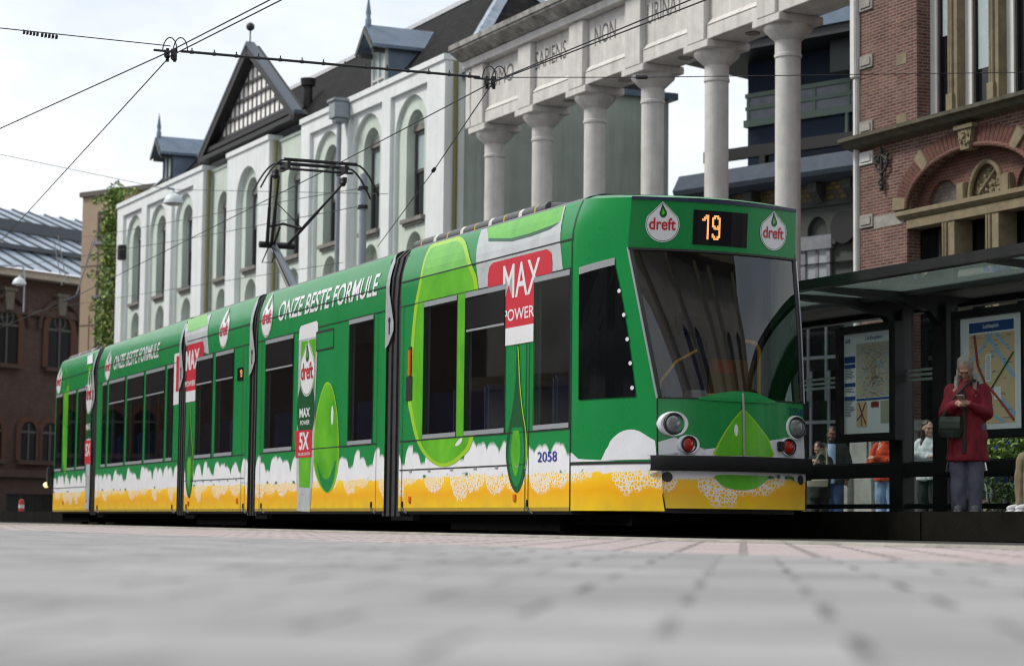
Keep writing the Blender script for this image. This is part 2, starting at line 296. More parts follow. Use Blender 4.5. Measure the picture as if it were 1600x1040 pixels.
# timber gable
gx0, gx1, gz, gax, gaz = -22.4, -12.5, 13.55, -17.3, 16.42
b = MB(); b.prism([(gx0+.4, gz+.1), (gx1-.4, gz+.1), (gax, gaz-.3)], .42, .5); gable = b.build('gable', mat('gable_white_boards', (.85, .83, .79), .7, var=.1, vs=3), wb)
b = MB()
def gtop(x): return gz+(gaz-gz)*((x-gx0)/(gax-gx0) if x < gax else (gx1-x)/(gx1-gax))
nx = 21
for i in range(1, nx):
    x = gx0+(gx1-gx0)*i/nx; b.box(x-.05, x+.05, .395, .419, gz, gtop(x)-.12)
for k in range(1, 6):
    z = gz+.18+(k-1)*.52
    xs = gx0+(gax-gx0)*(z-gz)/(gaz-gz); xe = gx1-(gx1-gax)*(z-gz)/(gaz-gz); b.box(xs+.2, xe-.2, .35, .384, z, z+.1)
b.build('lattice', mat('lattice_timber', (.05, .045, .045), .6), gable)
b = MB()
for P, Q in (((gx0-.25, gz-.25), (gax, gaz+.1)), ((gx1+.25, gz-.25), (gax, gaz+.1))):
    dx, dz = Q[0]-P[0], Q[1]-P[1]; l_ = sqrt(dx*dx+dz*dz); nx_, nz_ = -dz/l_, dx/l_
    if nz_ > 0: nx_, nz_ = -nx_, -nz_
    b.prism([P, Q, (Q[0]+nx_*.27, Q[1]+nz_*.27), (P[0]+nx_*.27, P[1]+nz_*.27)], .02, .5)
b.box(gx0+.1, gx1-.1, .1, .5, gz-.14, gz+.02); b.box(gx0, gx1, .0, .5, gz-.42, gz-.26)
b.build('bargeboards', m_black, gable)
b = MB(); T = .12
for sg, ex in ((-1, gx0-.25), (1, gx1+.25)):
    b.add([(ex, .0, gz-.25), (gax, .0, gaz+.1), (gax, .3, gaz+.1), (ex, .3, gz-.25), (ex, .0, gz-.25+T), (gax, .0, gaz+.1+T), (gax, .3, gaz+.1+T), (ex, .3, gz-.25+T)],
          [(0, 1, 2, 3), (4, 5, 6, 7), (0, 1, 5, 4), (3, 2, 6, 7), (0, 3, 7, 4), (1, 2, 6, 5)])
b.build('gable_roof', mat('dark_zinc', (.06, .075, .10), .5), gable)
b = MB(); b.cyl((gax, .15, gaz+.1), (gax, .15, gaz+.62), .025); b.ball((gax, .15, gaz+.74), .15, 16); b.build('ball_finial', m_black, gable, smooth=True)
for cx in (-29.25, -6.95):
    b = MB(); b.box(cx-.55, cx-.47, .8, .9, 12.6, 14.55); b.box(cx+.47, cx+.55, .8, .9, 12.6, 14.55); b.box(cx-.04, cx+.04, .8, .9, 12.6, 14.55); b.box(cx-.55, cx+.55, .801, .88, 13.5, 13.57)
    dm = b.build('dormer', mat('dormer_posts', (.5, .5, .48), .6, var=.2) if cx > -20 else m_dkfr, wb)
    b = MB(); b.box(cx-.5, cx+.5, .86, .9, 12.6, 14.5); b.build('dormer_window', m_blind, dm)
    b = MB(); b.box(cx-.53, cx-.5, .9, 2.6, 12.6, 14.5); b.box(cx+.5, cx+.55, .9, 2.6, 12.6, 14.5); b.prism([(cx-.5, 14.5), (cx+.5, 14.5), (cx, 15.1)], .86, .94); b.build('dormer_cheek', m_zinc, dm)
    b = MB()
    for sg in (-1, 1):
        b.add([(cx+sg*.75, .35, 14.38), (cx, .35, 15.1), (cx, 3.0, 15.1), (cx+sg*.75, 2.4, 14.38)]+[(cx+sg*.75, .35, 14.48), (cx, .35, 15.2), (cx, 3.0, 15.2), (cx+sg*.75, 2.4, 14.48)],
              [(0, 1, 2, 3), (4, 5, 6, 7), (0, 1, 5, 4), (3, 2, 6, 7), (0, 3, 7, 4)])
    b.build('dormer_roof', m_zinc, dm)
    b = MB()
    for sg in (-1, 1): b.prism([(cx+sg*.74, 14.36), (cx+sg*.64, 14.3), (cx, 14.92), (cx, 15.13)], .30, .36); b.box(cx+sg*.5-.04, cx+sg*.5+.04, .4, .8, 14.25, 14.4)
    b.build('dormer_bargeboard', m_dkfr, dm)
    b = MB(); b.lathe([(.1, 15.1), (.1, 15.35), (.07, 15.4), (.09, 15.55), (.0, 16.15)], (cx, .45), 8); b.build('spire_finial', m_zinc, dm, smooth=True)
hx = WB.hit(530, 200, -.25)[0]
z0 = WB.hit(530, 186, -.25)[1]; b = MB(); b.cyl((hx, -.25, 0), (hx, -.25, z0), .075); b.box(hx-.27, hx+.27, -.5, -.02, z0, z0+.5); b.box(hx-.32, hx+.32, -.55, -.01, z0+.5, z0+.6); b.box(hx-.2, hx+.2, -.42, -.05, z0-.12, z0)
b.build('rain_hopper', mat('grey_painted_iron', (.25, .28, .31), .5, var=.15), wb, bevel=.02)
b = MB(); bx, bz = WB.hit(198, 395); b.box(bx-.18, bx+.18, -.35, -.05, bz-.3, bz+.3); b.build('wall_speaker', m_black, wb, bevel=.03)
# ------------------------------------------------------------------ colonnade
CB = W0.at(-53.); m_conc = mat('pale_concrete', (.62, .60, .575), .85, var=.18, vs=2.6, bump=.3, bs=28, streak=.18)
m_dirty = mat('weathered_concrete', (.50, .48, .45), .9, var=.0, vs=2.4, c2=(.05, .048, .042))
m_dirty = mat('weathered_cornice', (.46, .45, .42), .9, var=.5, vs=2.2, bump=.4, bs=20, c2=(.07, .065, .055))
co = thing('colonnade', CB, 'pale concrete colonnade with carved capital letters over six round columns', 'colonnade')
cxs = [.1+2.88*i for i in range(6)]
for i in range(6):
    cx = cxs[i]
    b = MB(); b.lathe([(.36, 0), (.36, .5), (.30, .6), (.27, 1.2), (.262, 9.78), (.285, 9.80), (.285, 9.86), (.27, 9.875), (.272, 10.14), (.5, 10.36), (.52, 10.45)], (cx, .55), 40)
    sh = b.build('column', m_conc, co, smooth=True)
    b = MB(); b.box(cx-.53, cx+.53, 0.0, 1.08, 10.447, 10.617); b.build('abacus', m_conc, sh, bevel=.015)
xl, xr = -.65, 17.2
b = MB(); b.box(xl, xr, .16, 1.0, 10.62, 12.24)
for i in range(6): b.box(cxs[i]-.37, cxs[i]+.37, .0, .158, 10.62, 12.238)
b.box(xl, xl+.3, .01, .158, 10.63, 12.23)
for i in range(6):
    a_ = cxs[i]+.373; z_ = min(xr, cxs[i]+2.88-.373)
    b.box(a_, z_, .07, .159, 10.63, 10.93); b.prismx([(.05, 10.93), (.159, 10.93), (.159, 11.08), (.09, 10.98)], a_, z_)
ent = b.build('entablature', m_conc, co, bevel=.012)
b = MB(); b.box(xl-.03, xr, -.08, 1.1, 12.242, 12.45); b.build('cornice_band', m_conc, ent, bevel=.015)
b = MB(); b.prismx([(-.12, 12.453), (-.42, 12.66), (-.42, 12.72), (1.3, 12.72), (1.2, 12.453)], xl-.1, xr); b.box(xl-.12, xr, -.46, 1.3, 12.723, 12.86)
b.build('cornice', m_dirty, ent)
for i in range(4):
    b = MB(); b.cyl((cxs[2]+1.44+2.88*(i-1), .58, 10.59), (cxs[2]+1.44+2.88*(i-1), .58, 10.625), .16, n=20); b.build('soffit_lamp', m_dirty, ent)
# text helper
_tc = {}
def text_polys(s, shear=0., bold=0., sx=1.):
    k = (s, shear, bold)
    if k not in _tc:
        cu = bpy.data.curves.new('tmp', 'FONT'); cu.body = s; cu.size = 1; cu.shear = shear; cu.offset = bold; cu.fill_mode = 'FRONT'; cu.resolution_u = 5
        o = bpy.data.objects.new('tmp', cu); COL.objects.link(o); dg = bpy.context.evaluated_depsgraph_get(); dg.update(); oe = o.evaluated_get(dg); me = oe.to_mesh()
        P = [(q.co.x, q.co.y) for q in me.vertices]; Fs = [list(p.vertices) for p in me.polygons]; oe.to_mesh_clear(); bpy.data.objects.remove(o); bpy.data.curves.remove(cu)
        xs = [p[0] for p in P]; ys = [p[1] for p in P]; x_, X_, y_, Y_ = min(xs), max(xs), min(ys), max(ys)
        _tc[k] = ([((a-x_)/(X_-x_), (c-y_)/(Y_-y_)) for a, c in P], Fs)
    return _tc[k]
def text(b, s, fn, a0, a1, z0, z1, shear=0., bold=0., mir=False):
    P, Fs = text_polys(s, shear, bold); return b.add([fn(a0+(a1-a0)*p, z0+(z1-z0)*q) for p, q in P], Fs)
for s, u0_, u1_ in (('HOMO', 757, 803), ('SAPIENS', 836, 885), ('NON', 929, 962), ('URINAT', 1011, 1066)):
    b = MB(); xa = CB.hit(u0_, 100, .155)[0]; xb = CB.hit(u1_, 60, .155)[0]
    text(b, s, lambda a, z: (a, .155, z), xa, xb, 11.52, 11.98); b.build('lettering', mat('carved_letters', (.10, .10, .095), .9), ent)
# ------------------------------------------------------------------ right brick building
BB = W0.at(-35.09)
m_br = brick('red_brick', (.115, .038, .030), (.18, .085, .065), (.235, .20, .17), .22, .0605, .009, .5, .88, 'wall', 0, .45, .35, vsc=2.2)
m_br2 = brick('dark_red_brick', (.12, .042, .03), (.165, .065, .048), (.17, .13, .105), .1, .062, .006, .5, .88, 'wall', 0, .4, .3)
m_stone = mat('sandstone', (.215, .175, .105), .85, var=.35, vs=5., bump=.3, bs=20)
m_quoin = mat('grey_quoin_stone', (.29, .275, .25), .85, var=.35, vs=7., bump=.2, bs=20)
m_mstone = mat('mossy_stone', (.09, .08, .055), .9, var=.5, vs=5., bump=.4, bs=16)
m_wpaint = mat('white_paint', (.62, .62, .60), .5, var=.1, vs=3)
m_voids = mat('dark_room_glass', (.008, .009, .010), .05, spec=.35)
m_mosaic = brick('mosaic', (.10, .10, .13), (.24, .16, .08), (.10, .085, .07), .07, .07, .012, .5, .5, 'wall', 0, .5, .2)
bb = thing('brick_building', BB, 'red brick building with pale quoins, sandstone mullions and a wide arched window', 'building')
ax_, ay_ = 3.42, 6.0
def el(rx, rz, n=26, c=ax_, z=ay_): return [(c+rx*cos(pi*i/n), z+rz*sin(pi*i/n)) for i in range(n+1)]
b = MB(); b.holes(rect(0, 16, 0, 15), [rect(1.85, 11.3, 7.56, 12.5), [(ax_-1.9, .9), (ax_+1.9, .9)]+el(1.9, .92)], 0, .3); b.box(0, .3, .301, 9, 0, 15)
wall = b.build('wall', m_br, bb)
b = MB(); b.box(.31, 15.9, .62, 8.9, 0, 14.9); b.build('dark_rooms', m_voids, bb); b = MB(); b.box(-.3, 16.3, -.3, 9.3, 15.003, 15.5); b.build('roof', m_slate, bb)
b = MB(); b.box(1.55, 1.849, .302, .6, 7.56, 12.5); b.build('window_reveal', m_br2, bb)
b = MB(); b.box(-.13, -.02, -.08, .12, 0, 8.72); b.box(-.17, .0, -.12, .15, 8.72, 15); b.build('corner_downpipe', m_wpaint, bb, bevel=.02)
for z in (9.98, 8.86, 7.59, 7.0, 5.79):
    b = MB(); b.box(.02, .46, -.035, .1, z, z+.25); b.box(.07, .41, -.055, -.036, z+.05, z+.2); b.build('quoin', m_quoin if z != 7.0 else m_wpaint, bb, bevel=.015)
for x_, z_, w_ in ((1.2, 8.72, .34), (1.2, 7.575, .34), (1.2, 10.2, .3)):
    b = MB(); b.box(x_, x_+w_, -.01, .1, z_, z_+.22); b.build('stone_block', m_stone, bb, bevel=.01)
b = MB(); b.box(.47, 1.42, -.008, .1, 5.74, 5.97); b.build('stone_band', m_quoin, bb)
b = MB(); b.prismx([(-.34, 7.53), (-.34, 7.46), (-.25, 7.43), (-.19, 7.36), (-.001, 7.31), (-.001, 7.56), (-.16, 7.56)], -.25, 12); b.build('cornice', m_mstone, bb)
# upper windows
for x_ in (2.66, 3.85, 5.05, 6.25, 7.45, 8.65, 9.85):
    b = MB(); b.box(x_, x_+.24, .12, .5, 7.56, 12.4)
    for q in (.03, .10): b.cyl((x_+q, .11, 7.95), (x_+q, .11, 12.3), .035, n=10)
    b.box(x_-.02, x_+.16, .06, .2, 7.56, 7.95); b.build('mullion', m_stone, bb)
for i, (xa, xb) in enumerate(((1.852, 2.655), (2.905, 3.845), (4.095, 5.045), (5.295, 6.245), (6.495, 7.445), (7.695, 8.645), (8.895, 9.845), (10.095, 11.29))):
    b = MB(); b.box(xa, xa+.19, .3, .5, 7.56, 12.4); wn = b.build('window', m_wpaint, bb)
    b = MB(); b.box(xa+.191, xa+.24, .34, .5, 7.56, 12.4); b.box(xb-.02, xb, .36, .5, 7.56, 12.4); b.box(xa+.192, xb-.02, .37, .39, 7.56, 7.75); b.build('sash', m_black, wn)
    b = MB(); b.box(xa+.24, xb, .40, .41, 7.6, 12.4); b.build('pane', m_voids, wn)
    b = MB(); zb = (9.15, 8.35, 9.6, 9.0)[i % 4]; b.box(xa+.26, xb, .392, .398, zb, 12.4); b.build('roller_blind', m_blind, wn)
# arch of the lower window
b = MB(); ro, ri = el(2.24, 1.24), el(1.905, .925); n_ = len(ro)
for i in range(52):
    t0, t1 = pi*(i+.06)/52, pi*(i+.94)/52
    b.prism([(ax_+2.24*cos(t0), ay_+1.24*sin(t0)), (ax_+2.24*cos(t1), ay_+1.24*sin(t1)), (ax_+1.905*cos(t1), ay_+.925*sin(t1)), (ax_+1.905*cos(t0), ay_+.925*sin(t0))], -.03, .12)
ar = b.build('arch', mat('arch_brick', (.125, .048, .034), .85, var=.5, vs=14., bump=.2), bb)
for t0 in (.03, .27, .73, .97):
    b = MB(); t = pi*t0; dx, dz = 2.24*cos(t), 1.24*sin(t); ex, ez = 1.88*cos(t), .9*sin(t); l_ = sqrt((dx-ex)**2+(dz-ez)**2); px_, pz_ = -(dz-ez)/l_*.13, (dx-ex)/l_*.13
    b.prism([(ax_+dx*1.02+px_, ay_+dz*1.02+pz_), (ax_+dx*1.02-px_, ay_+dz*1.02-pz_), (ax_+ex-px_*.8, ay_+ez-pz_*.8), (ax_+ex+px_*.8, ay_+ez+pz_*.8)], -.07, .1); b.build('voussoir', m_stone, ar, bevel=.012)
b = MB(); b.prism([(ax_-.2, 7.19), (ax_+.2, 7.19), (ax_+.12, 6.82), (ax_-.12, 6.82)], -.12, .1); b.box(ax_-.27, ax_+.27, -.16, .1, 7.19, 7.26)
for k in range(14): b.ball((ax_+RND.uniform(-.12, .12), -.13, RND.uniform(6.9, 7.15)), .035, 6)
b.build('keystone', m_stone, ar)
b = MB(); b.tube([(x, -.03, z) for x, z in el(1.87, .89)], .045, 8); b.build('arch_moulding', m_br2, ar, smooth=True)
sm = [(2.35, .47, .46), (3.62, .47, .62), (4.9, .47, .46)]
b = MB(); b.holes([(ax_-1.9, 5.95)]+list(reversed(el(1.9, .92)))[0:0]+[(ax_+1.9, 5.95)]+el(1.9, .92), [[(c-r_, 5.96), (c+r_, 5.96)]+el(r_, h_, 16, c, 5.98) for c, r_, h_ in sm], .22, .34)
b.build('tympanum', m_br2, bb)
for i, (c, r_, h_) in enumerate(sm):
    if i != 1: b = MB(); b.prism([(c-r_, 5.95), (c+r_, 5.95)]+el(r_, h_, 16, c, 5.98), .3, .36); b.build('mosaic_panel', m_mosaic, bb)
c, r_, h_ = sm[1]; b = MB(); b.prism([(c-r_, 5.95), (c+r_, 5.95)]+el(r_, h_, 16, c, 5.98), .3, .36); b.tube([(x, .2, z) for x, z in el(r_, h_, 16, c, 5.98)], .05, 8)
for k in range(60):
    t, q = RND.uniform(.15, pi-.15), sqrt(RND.random())*.85; b.ball((c+r_*q*cos(t), .29, 6.0+h_*q*sin(t)), RND.uniform(.02, .05), 6)
b.tube([(c-.3, .26, 6.05), (c+.28, .25, 6.5)], .03)
b.build('carved_panel', m_stone, bb)
for x_ in (2.98, 4.26): b = MB(); b.box(x_-.11, x_+.11, .1, .34, 5.95, 6.3); b.build('corbel', m_stone, bb, bevel=.02)
b = MB(); b.prismx([(-.1, 5.95), (-.1, 5.87), (.02, 5.78), (.3, 5.78), (.3, 5.95)], 1.3, 5.5); b.box(1.53, 5.3, -.02, .3, 5.62, 5.779); b.build('lintel', m_stone, bb)
for x_ in (2.62, 3.88, 5.14):
    b = MB(); b.box(x_, x_+.33, .0, .4, .9, 5.62)
    for q in (.03, .11): b.cyl((x_+q, -.012, .95), (x_+q, -.012, 5.6), .03, n=8)
    b.build('mullion', m_stone, bb)
b = MB(); b.box(1.52, 1.58, .31, .5, .9, 5.62); b.box(1.55, 5.4, .45, .5, 1.0, 5.62); lw = b.build('window', m_voids, bb)
b = MB()
for x_ in (1.95, 2.25, 3.3, 3.6, 4.6): b.box(x_, x_+.05, .40, .449, .9, 5.6)
b.box(1.6, 5.3, .405, .448, 3.2, 3.28); b.build('glazing_bar', mat('dull_green_frame', (.05, .055, .05), .5), lw)
b = MB(); b.box(1.4, 5.6, -.12, .3, .78, .9); b.build('sill', m_quoin, bb)
b = MB(); zt = 6.85
b.tube([(.81, -.07, 6.42), (.81, -.07, 7.15)], [.03, .025]); b.ball((.81, -.07, 7.18), .04, 8, sz=2)
for sg in (-1, 1):
    b.tube([(.81+sg*(.02+.17*sin(pi*t/8)*1.0+.0*t), -.07, 6.75+.35*t/8) for t in range(9)], .026); b.tube([(.81+sg*(.13+.055*cos(a*.7)), -.07, 7.0+.055*sin(a*.7)) for a in range(9)], .02)
    b.ball((.81+sg*.2, -.07, 7.08), .035, 8); b.tube([(.81, -.07, 6.5), (.81+sg*.09, -.07, 6.55), (.81+sg*.07, -.07, 6.62)], .02)
for z in (6.47, 6.55, 6.64, 6.75): b.ball((.81, -.07, z), .045, 8)
b.build('wall_anchor', m_black, bb, smooth=True)
b = MB(); b.box(0, 1.5, -.05, .0-.002, 0, .8); b.box(5.6, 16, -.05, -.002, 0, .8); b.build('plinth', m_quoin, bb)
# ------------------------------------------------------------------ buildings behind the colonnade
def onray(u, v, dist): r = ray(u, v); p = CO+r*dist; return (p.x, p.y, 0)
m_blue = mat('blue_grey_cladding', (.018, .028, .052), .6, var=.2, vs=1.2, spec=.15)
m_gpan = mat('grey_panel', (.22, .23, .26), .6, var=.3, vs=4.)
m_gtrim = mat('sage_trim', (.17, .22, .19), .6, spec=.2)
m_dark = mat('dark_steel', (.012, .012, .013), .5)
BL = Fr(onray(1168.5, 200, 62), 45); h = BL.hit
bl = thing('office_block', BL, 'dark blue clad modern block with a grey panelled band, rising behind the columns', 'building')
z1, z2, z3, z4 = h(1169, 268)[1], h(1169, 200)[1], h(1169, 148)[1], h(1169, 86)[1]
b = MB(); b.box(0, 22, 0, 14, 0, z4); b.build('wall', m_blue, bl)
b = MB(); b.box(-.08, 22, -.1, .3, z2, z2+.2); b.box(-.04, 22, -.08, .2, z3-.12, z3); b.box(-.04, 22, -.07, .2, (z2+z3)/2, (z2+z3)/2+.1)
for i in range(20): b.box(i*1.15, i*1.15+.1, -.06, .2, z2, z3)
b.build('window_band', m_gtrim, bl)
b = MB(); b.box(.05, 22, -.03, .19, z2+.1, z3-.1); b.build('band_panels', m_gpan, bl)
b = MB(); b.prismx([(-1.6, z4), (-1.6, z4+.35), (8, z4+4.5), (8, z4)], -1.5, 22); b.build('roof', m_zinc, bl)
b = MB(); b.box(-1.4, 22, -1.5, 14, z4-.25, z4-.003); b.build('eave_soffit', m_dark, bl)
for i in range(19):
    b = MB(); b.add([(-1.4+i*1.2, -1.6, z4+.36), (-1.34+i*1.2, -1.6, z4+.36), (-1.34+i*1.2, 8, z4+4.52), (-1.4+i*1.2, 8, z4+4.52), (-1.4+i*1.2, -1.6, z4+.44), (-1.34+i*1.2, -1.6, z4+.44), (-1.34+i*1.2, 8, z4+4.6), (-1.4+i*1.2, 8, z4+4.6)], [(0, 3, 7, 4), (4, 5, 6, 7), (1, 2, 6, 5), (0, 1, 5, 4)]); b.build('roof_seam', m_zinc, bl)
xv = h(1318, 60, -.3)[0]
b = MB(); b.box(xv, xv+2.4, -.9, -.1, h(1322, 118, -.3)[1], z4+3); b.build('service_shaft', mat('dark_green_panel', (.012, .022, .02), .5), bl)
b = MB(); x_ = h(1327, 200)[0]; b.cyl((x_, -.1, 0), (x_, -.1, z2), .05); b.build('downpipe', m_gtrim, bl)
zr = h(1169, 252)[1]
b = MB(); b.box(-1.2, 22, -.5, -.3, zr, zr+.32)
for i in range(8): b.box(i*3+.8, i*3+1., -.5, -.32, zr-1., zr)
b.build('roof_rail', m_dark, bl)
# grey painted brick building below it
GB = Fr(onray(1075, 290, 60), 41); h = GB.hit
m_gbr = brick('grey_painted_brick', (.062, .070, .066), (.078, .086, .08), (.05, .055, .052), .22, .062, .008, .5, .7, 'wall', 0, .25, .4)
m_gold = brick('gold_blue_mosaic', (.30, .21, .05), (.05, .06, .08), (.09, .08, .05), .22, .12, .02, .5, .5, 'wall', 0, .5, .1)
gb = thing('grey_brick_building', GB, 'dark grey painted brick building with gold mosaic frieze and small round corbel arches', 'building')
zl = h(1256, 283)[1]; zf = h(1260, 316)[1]; zc = h(1262, 345)[1]
x0_ = h(1120, 400)[0]
b = MB(); b.box(x0_-.4, 24, .25, 12, 0, zl); b.build('wall', m_gbr, gb)
b = MB(); b.prismx([(-.5, zl+.0), (-.55, zl+.12), (-.3, zl+.55), (.4, zl+.55), (.25, zl-.1), (-.2, zl-.1)], h(1073, 290)[0], 24); b.build('ledge', mat('slate_blue_metal', (.075, .092, .12), .75, var=.25, spec=.12), gb)
b = MB(); b.box(x0_-.4, 24, .12, .249, zf, zl-.1); b.build('mosaic_frieze', m_gold, gb)
for i in range(18):
    x_ = x0_+.2+i*1.12; b = MB(); b.prismx([(-.25, zl-.12), (-.25, zl-.35), (.0, zl-.62), (.0, zf+.05), (.118, zf+.05), (.118, zl-.12)], x_-.14, x_+.14); b.build('bracket', m_gbr, gb)
b = MB(); b.box(x0_-.4, 24, .08, .248, zf-.14, zf-.002); b.build('string_course', m_gbr, gb)
xs = h(1256, 400)[0]; xw = .92
b = MB(); cs = [xs+.35+xw*i for i in range(-6, 4)]
b.holes(rect(x0_, cs[-1]+xw/2+.1, zc-1.1, zf-.15), [arch(c, xw*.72, zc-.65, zc-.3, zc+.1) for c in cs], .12, .246); b.build('corbel_arches', m_gbr, gb)
wx0, wx1 = h(1252, 420)[0], h(1285, 420)[0]; wz0, wz1 = h(1270, 505)[1], h(1270, 389)[1]
b = MB(); b.box(wx0-.3, wx0, .15, .24, wz0, wz1); b.box(wx1, wx1+.12, .15, .24, wz0, wz1); b.box(wx0-.4, wx1+.2, .1, .24, wz1, wz1+.35); b.box((wx0+wx1)/2-.05, (wx0+wx1)/2+.05, .18, .24, wz0, wz1); gw = b.build('window', m_gpan, gb)
b = MB(); b.box(wx0, wx1, .2, .23, wz0, wz1); b.build('pane', mat('sky_bright_glass', (.35, .38, .40), .08), gw)
b = MB(); x_, z_ = h(1321, 355, .2); b.lathe([(.0, .2), (.42, .2), (.42, .1), (.0, .1)], (0, 0), 20); b.v = [(x_+p[0], p[2], z_+p[1]) for p in b.v]; b.build('round_vent', m_dark, gb)
for (u, v, w2, h2) in ((1258, 560, 1.2, 2.2), (1262, 660, 1.4, 2.6)):
    x_, z_ = h(u, v, .2); b = MB(); b.box(x_-w2, x_+w2, .2, .24, z_-h2/2, z_+h2/2); lw2 = b.build('ground_floor_window', m_voids, gb)
    b = MB()
    for q in (-.6, .1, .7): b.box(x_+q, x_+q+.07, .15, .199, z_-h2/2, z_+h2/2)
    b.box(x_-w2, x_+w2, .16, .198, z_-.04, z_+.04); b.build('glazing_bar', m_gpan, lw2)
PV = Fr(onray(1045, 300, 84), 20); h = PV.hit
pv = thing('pavilion', PV, 'low pavilion whose pale zinc seamed roof shows between two columns', 'building')
za, zb = h(1045, 284)[1], h(1045, 330)[1]
b = MB(); b.box(-3, 6, .2, 9, 0, zb+.3); b.build('wall', m_gend, pv)
b = MB(); b.add([(-4, -.4, zb-.4), (3.4, -.4, zb-.4), (1.9, 4, za+.2), (-4, 4, za+.2), (3.4, 8.4, zb-.4), (-4, 8.4, zb-.4)], [(0, 1, 2, 3), (1, 4, 2), (3, 2, 4, 5)]); rf = b.build('roof', m_zinc, pv)
b = MB()
for i in range(12):
    x_ = -4+i*.55; b.tube([(x_, -.42, zb-.36), (min(x_, 1.9), 4, za+.24)], .04, 5)
b.build('roof_seam', m_lead, rf)
# ------------------------------------------------------------------ left: beige building, church
m_beige = mat('beige_cladding', (.36, .265, .18), .8, var=.12, vs=1.2, bump=.1, bs=10)
m_joint = mat('panel_joint', (.12, .085, .055), .9)
BE = Fr(onray(127, 400, 97), 51.6); h = BE.hit
be = thing('beige_building', BE, 'flat roofed beige clad building with square dark windows beside the climbing plant', 'building')
zt = h(127.5, 309)[1]
b = MB(); b.box(0, 16, 0, 12, 0, zt); b.build('wall', m_beige, be)
b = MB(); b.box(-.1, 16.1, -.12, 12, zt, zt+.22); b.build('parapet_cap', mat('parapet_metal', (.10, .085, .07), .6), be)
b = MB()
for u in (140.5, 151.5): x_ = h(u, 450)[0]; b.box(x_-.03, x_+.03, -.012, .05, 0, zt-5.2 if u < 145 else zt-1.5)
for v in (416, 508): z_ = h(140, v)[1]; b.box(.02, 15.9, -.010, .05, z_-.03, z_+.03)
b.build('panel_joints', m_joint, be)
for v0, v1 in ((331, 378), (415, 462), (500, 548), (590, 640)):
    xa, xb = h(154, 350)[0], h(180, 350)[0]; za, zb = h(154, v1)[1], h(154, v0)[1]
    b = MB(); b.holes(rect(xa-.02, xb+.12, za, zb), [rect(xa+.1, (xa+xb)/2-.05, za+.12, zb-1.0), rect((xa+xb)/2+.05, xb, za+.12, zb-1.0), rect(xa+.1, (xa+xb)/2-.05, zb-.9, zb-.1), rect((xa+xb)/2+.05, xb, zb-.9, zb-.1)], -.05, .08); wn = b.build('window', m_dkfr, be)
    b = MB(); b.box(xa, xb+.1, .02, .04, za, zb); b.build('pane', mat('bluish_glass', (.05, .07, .08), .06), wn)
    b = MB(); b.box(xa-.2, xb+.2, -.15, .05, za-.12, za); b.build('sill', m_gpan, wn)
m_leaf = [mat('leaf_dark', (.05, .10, .014), .6), mat('leaf_mid', (.13, .22, .025), .6), mat('leaf_light', (.27, .34, .05), .6)]
def leaves(b, c, n, r, sz, col=None):
    for _ in range(n):
        d = Vector((RND.gauss(0, 1), RND.gauss(0, 1), RND.gauss(0, 1))).normalized()*(RND.random()**.45); p = Vector((c[0]+d.x*r[0], c[1]+d.y*r[1], c[2]+d.z*r[2]))
        a = Vector((RND.gauss(0, 1), RND.gauss(0, 1), RND.gauss(0, 1))).normalized(); e = a.orthogonal().normalized()*sz*RND.uniform(.6, 1.3); a = a*sz*RND.uniform(.7, 1.4)
        b.cm = RND.choice((0, 0, 1, 1, 1, 2)) if col is None else col
        b.add([p-a, p+e*.5, p+a, p-e*.5], [(0, 1, 2, 3)])
    b.cm = 0
IV = Fr(WORLD.o+Vector(onray(174, 600, 91)), 30)
iv = thing('climbing_plant', IV, 'leafy green climber covering the corner of the pale building', 'plant')
b = MB(); hz = IV.hit
for v in range(300, 860, 9):
    u = {0: 178, 1: 172, 2: 168, 3: 162}[0 if v < 330 else 1 if v < 400 else 3 if v > 470 else 2]+RND.uniform(-5, 5); x_, z_ = hz(u, min(v, 800)); leaves(b, (x_+.12, 0, z_), 120, (.34+.26*(v > 380)+.22*sin(v*.13)**2, .4, .45), .085)
for u, v in ((160, 311), (170, 309), (152, 313), (196, 301), (186, 305), (206, 298), (150, 470), (147, 480), (153, 520), (145, 430), (150, 400), (166, 355), (155, 366), (150, 500), (160, 440)): x_, z_ = hz(u, v); leaves(b, (x_, 0, z_), 45, (.32, .3, .22), .07)
b.build('foliage', m_leaf, iv)
b = MB(); x_, z_ = hz(176, 600); b.tube([(x_+.1*sin(k), .2, k*1.0) for k in range(13)], .05); b.build('stem', m_black, iv)
m_chb = brick('church_brick', (.082, .048, .042), (.118, .070, .058), (.085, .068, .06), .22, .065, .012, .5, .9, 'wall', 0, .35, .3)
m_arb = mat('orange_brick_trim', (.105, .046, .030), .85, var=.3, vs=9)
CH = Fr(onray(125, 700, 108), 146.4); h = CH.hit
ch = thing('church_hall', CH, 'dark brick hall with round arched windows under a blue zinc seamed roof', 'building')
ze = h(122, 447)[1]; zk = h(122, 345)[1]
b = MB(); b.box(-75, 14, 0, .6, 0, ze); b.build('wall', m_chb, ch)
b = MB(); b.box(-75.2, 14.2, -.7, .6, ze, ze+.35); b.build('cornice', mat('cream_cornice', (.5, .46, .38), .8, var=.2, vs=3), ch)
b = MB()
for q in (-1.5, -9.2, -11.): b.box(-75, 14, -.22 if q < -2 else -.15, -.001, ze+q-.2, ze+q+.15)
b.build('string_course', m_chb, ch)
rz = [(-.9, ze+.36), (3.2, ze+2.9), (3.2, ze+3.25), (8.2, ze+6.0), (8.2, ze+6.9), (13, ze+9.4)]
sc_ = (h(122, 345, 7.8)[1]-ze-.36)/9.04; rz = [(-.9+(y+.9)*.63, ze+.36+(z-ze-.36)*sc_) for y, z in rz]
